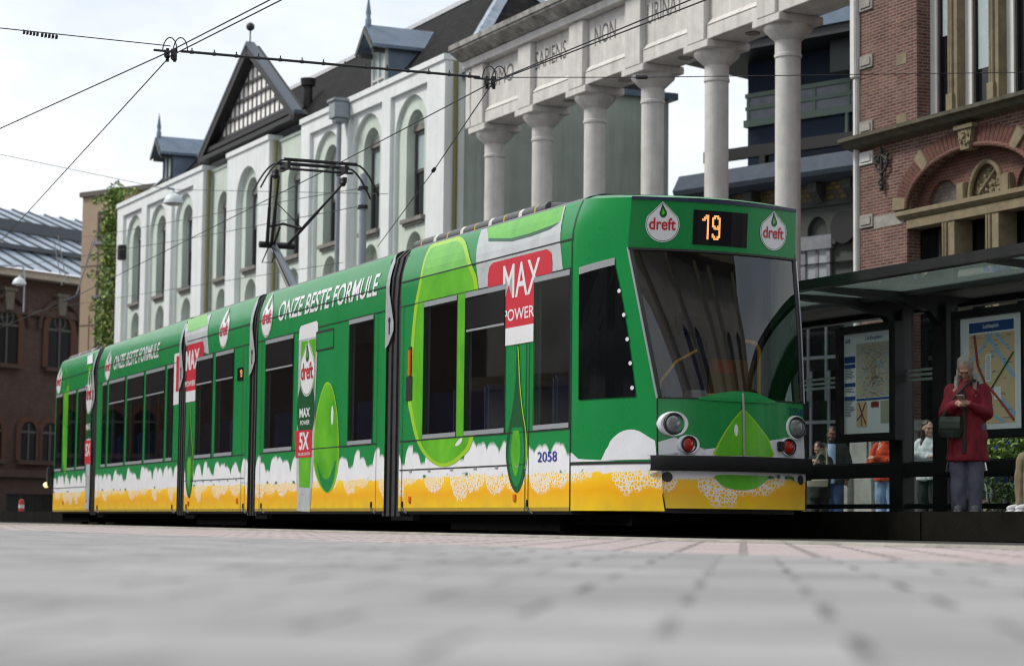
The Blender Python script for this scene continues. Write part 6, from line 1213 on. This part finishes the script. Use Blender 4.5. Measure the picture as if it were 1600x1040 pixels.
    if glasses:
        b = MB()
        for sg in (-1, 1): b.tube([T(sg*.032+.024*cos(a), -.102, .0+.019*sin(a)) for a in [2*pi*i/14 for i in range(15)]], .0011*s, 5); b.tube([T(sg*.056, -.10, .004), T(sg*.08, .01, .004)], .0011*s, 5)
        b.tube([T(-.008, -.104, .004), T(.008, -.104, .004)], .0011*s, 5); b.build('glasses', m_dark, t)
    return t, T, q, arms
m_coatred = mat('red_parka', (.235, .010, .024), .75, var=.25, vs=10, bump=.2, bs=120); m_lav = mat('grey_lavender_cotton', (.135, .14, .19), .85, var=.15, vs=12, bump=.2, bs=150); m_grey = mat('grey_hair', (.40, .37, .34), .6, var=.4, vs=40); m_brown = mat('brown_hair', (.035, .018, .011), .5, var=.4, vs=40); m_blond = mat('blonde_hair', (.48, .33, .16), .55, var=.3, vs=40); m_blackh = mat('black_hair', (.010, .009, .009), .5)
m_greenbag = mat('dark_green_canvas', (.020, .030, .022), .8, var=.2, vs=10); m_wsh = mat('white_shoe', (.6, .6, .62), .6); m_dsh = mat('dark_shoe', (.03, .03, .035), .6); m_gsh = mat('grey_shoe', (.22, .22, .23), .7)
PZ = .286
S0 = Fr(LS(14.0, 0, 25.3), 25.3); wx = S0.hit(1511, 700)[0]; F0 = S0.at(wx); WF = Fr((F0.o.x, F0.o.y, PZ), 68)
wo, T, q, arms = person(WF, 'elderly grey haired woman in red parka and grey trousers looking at her phone', 0, .985, m_coatred, m_lav, m_grey, 'phone', m_gsh, yaw=0, pitch=.72, hem=.54, voxel=.010, hairlen=.30, coatw=1.0, legr=1.0, glasses=True)
b = MB(); stack(b, [(0, .0, 1.265, .115, .10), (0, .005, 1.30, .10, .09), (0, .01, 1.33, .082, .075)]); organic(b, .009, 3, .012, 14).build('scarf', mat('navy_scarf', (.012, .013, .022), .9), wo, smooth=True)
b = MB(); b.box(-.02, .02, -.172, -.150, .60, 1.25); b.tube([(.14, -.165, .62), (.13, -.17, .76)], .008, 5); organic(b, .006, 1).build('zip_seam', m_dark, wo)
hp = (arms[0][2]+arms[1][2])/2; pc = hp+Vector((0, -.07, .055)); PF = Fr(WF.w(pc), WF.yaw)
b = MB(); b.box(-.038, .038, -.075, .075, -.005, .005); ph = b.build('phone', mat('phone_case', (.35, .30, .25), .4), root=PF, bevel=.003); ph.rotation_euler[0] = -.45; tag(ph, 'phone with pale case held by the woman in red', 'phone'); b = MB(); b.box(-.034, .034, -.07, .07, .0052, .0062); b.build('screen', mat('phone_screen', (.05, .05, .06), .1), ph)
GF = Fr(WF.w((-.13, -.20, .76)), WF.yaw); gbg = thing('shoulder_bag', GF, 'dark green canvas shoulder bag hanging before the red parka', 'bag')
b = MB(); stack(b, [(0, 0, 0, .10, .045), (0, 0, .06, .125, .06), (0, 0, .17, .125, .055), (0, 0, .22, .11, .035)]); organic(b, .008, 3, .008, 12).build('bag_body', m_greenbag, gbg, smooth=True)
b = MB(); b.prismx([(-.064, .10), (-.062, .17), (-.03, .222), (.02, .226), (.0, .216), (-.03, .205), (-.054, .165), (-.056, .10)], -.105, .105); b.build('flap', mat('green_canvas_flap', (.028, .042, .028), .75), gbg)
b = MB(); b.tube([(-.08, 0, .22), (.02, .02, .4), (.16, .02, .545), (.22, .11, .60), (.24, .2, .585), (.22, .3, .52)], .016, 6); b.build('strap', m_greenbag, gbg)
def spot(l, u, z=.0): f0 = Fr(LS(l, 0, 25.4), 25.4); x_ = f0.hit(u, 700)[0]; o = f0.at(x_).o; return (o.x, o.y, z)
person(Fr(spot(21.2, 1301, .06), 75), 'bearded man with glasses in dark jacket over a light blue shirt', 0, 1.08, mat('dark_grey_jacket', (.030, .038, .036), .85, var=.2), mat('blue_jeans', (.05, .10, .22), .85, var=.3, vs=8), m_blackh, 'down', m_dsh, pitch=.05, hem=.74, skin=m_skin2, beard=True, glasses=True, coatw=1.06)
b = MB(); f1 = Fr(spot(21.2, 1301, .06), 75)
bm_ = bpy.data.objects['person.001'] if 'person.001' in bpy.data.objects else None
stack(b, [(0, -.145, .80, .06, .03), (0, -.15, 1.1, .07, .03), (0, -.135, 1.35, .07, .035), (0, -.10, 1.47, .07, .05)]); organic(b, .009, 3).build('shirt', mat('light_blue_shirt', (.33, .48, .68), .8, var=.2, vs=20), bm_, smooth=True)
pp, T, q, arms = person(Fr(spot(19.5, 1281, .06), 60), 'short dark haired person in black clothes reading beside the bearded man', 0, .86, mat('black_wool', (.012, .014, .016), .9), mat('black_trousers', (.014, .014, .016), .9), m_brown, 'raise', m_dsh, pitch=.45, hem=.6)
BF = Fr(spot(19.3, 1277, .75), 60); bg_ = thing('handbag', BF, 'cream leather handbag beside the black clothed reader', 'bag'); m_cream = mat('cream_leather', (.40, .37, .30), .5, var=.1)
b = MB(); stack(b, [(0, 0, 0, .17, .05), (0, 0, .1, .19, .07), (0, 0, .2, .15, .05)]); organic(b, .01, 3).build('bag_body', m_cream, bg_, smooth=True); b = MB(); b.tube([(-.14, 0, .18), (.0, .06, .5), (.15, .02, .62), (.16, 0, .3), (.14, 0, .18)], .014, 6); b.build('strap', m_cream, bg_)
person(Fr(spot(20.5, 1385, .06), 62), 'blonde woman in orange red jumper and pale jeans with folded arms', 0, 1.02, mat('orange_red_wool', (.46, .045, .012), .9, var=.15, vs=14), mat('pale_jeans', (.24, .36, .55), .85, var=.3, vs=8), m_blond, 'crossed', m_wsh, pitch=.05, hem=.78, hairlen=.2)
person(Fr(spot(19.5, 1452, .06), 52), 'long haired woman in white jumper turned to the right', 0, 1.0, mat('white_wool', (.55, .60, .62), .9, var=.12, vs=14), mat('dark_skirt_cloth', (.014, .015, .018), .9), m_brown, 'crossed', m_dsh, yaw=.9, pitch=.05, hem=.76, hairlen=.36)
person(Fr(spot(21, 1560, .06), 60), 'person in bright blue jacket and pale trousers behind the woman in red', 0, 1.02, mat('royal_blue_jacket', (.018, .045, .22), .8, var=.2), mat('light_grey_trousers', (.20, .22, .22), .9), m_blackh, 'phone', m_wsh, pitch=.2, hem=.72, skin=m_skin2)
SF = SH.at(5.05-.0, -.1, 0); sx = Fr(LS(14.35, 0, 25.3), 25.3).hit(1672, 760)[0]; SFo = Fr(LS(14.35, 0, 25.3), 25.3).at(sx); SFo = Fr((SFo.o.x, SFo.o.y, PZ), 8)
person(SFo, 'seated person in khaki trousers and white trainers at the right edge', 0, 1.05, mat('dark_top', (.03, .032, .036), .9), mat('khaki_cotton', (.20, .165, .10), .9, var=.15, vs=9), m_brown, 'down', m_wsh, seated=True)
t = thing('bench', Fr(SFo.w((0, .12, 0)), SH.yaw), 'bench at the right edge under the seated person', 'bench'); b = MB(); b.box(-.5, .9, -.2, .22, .38, .42); b.build('seat', m_shel, t)
for x_ in (-.3, .7): b = MB(); b.box(x_-.03, x_+.03, -.08, .1, 0, .379); b.build('leg', m_shel, t)
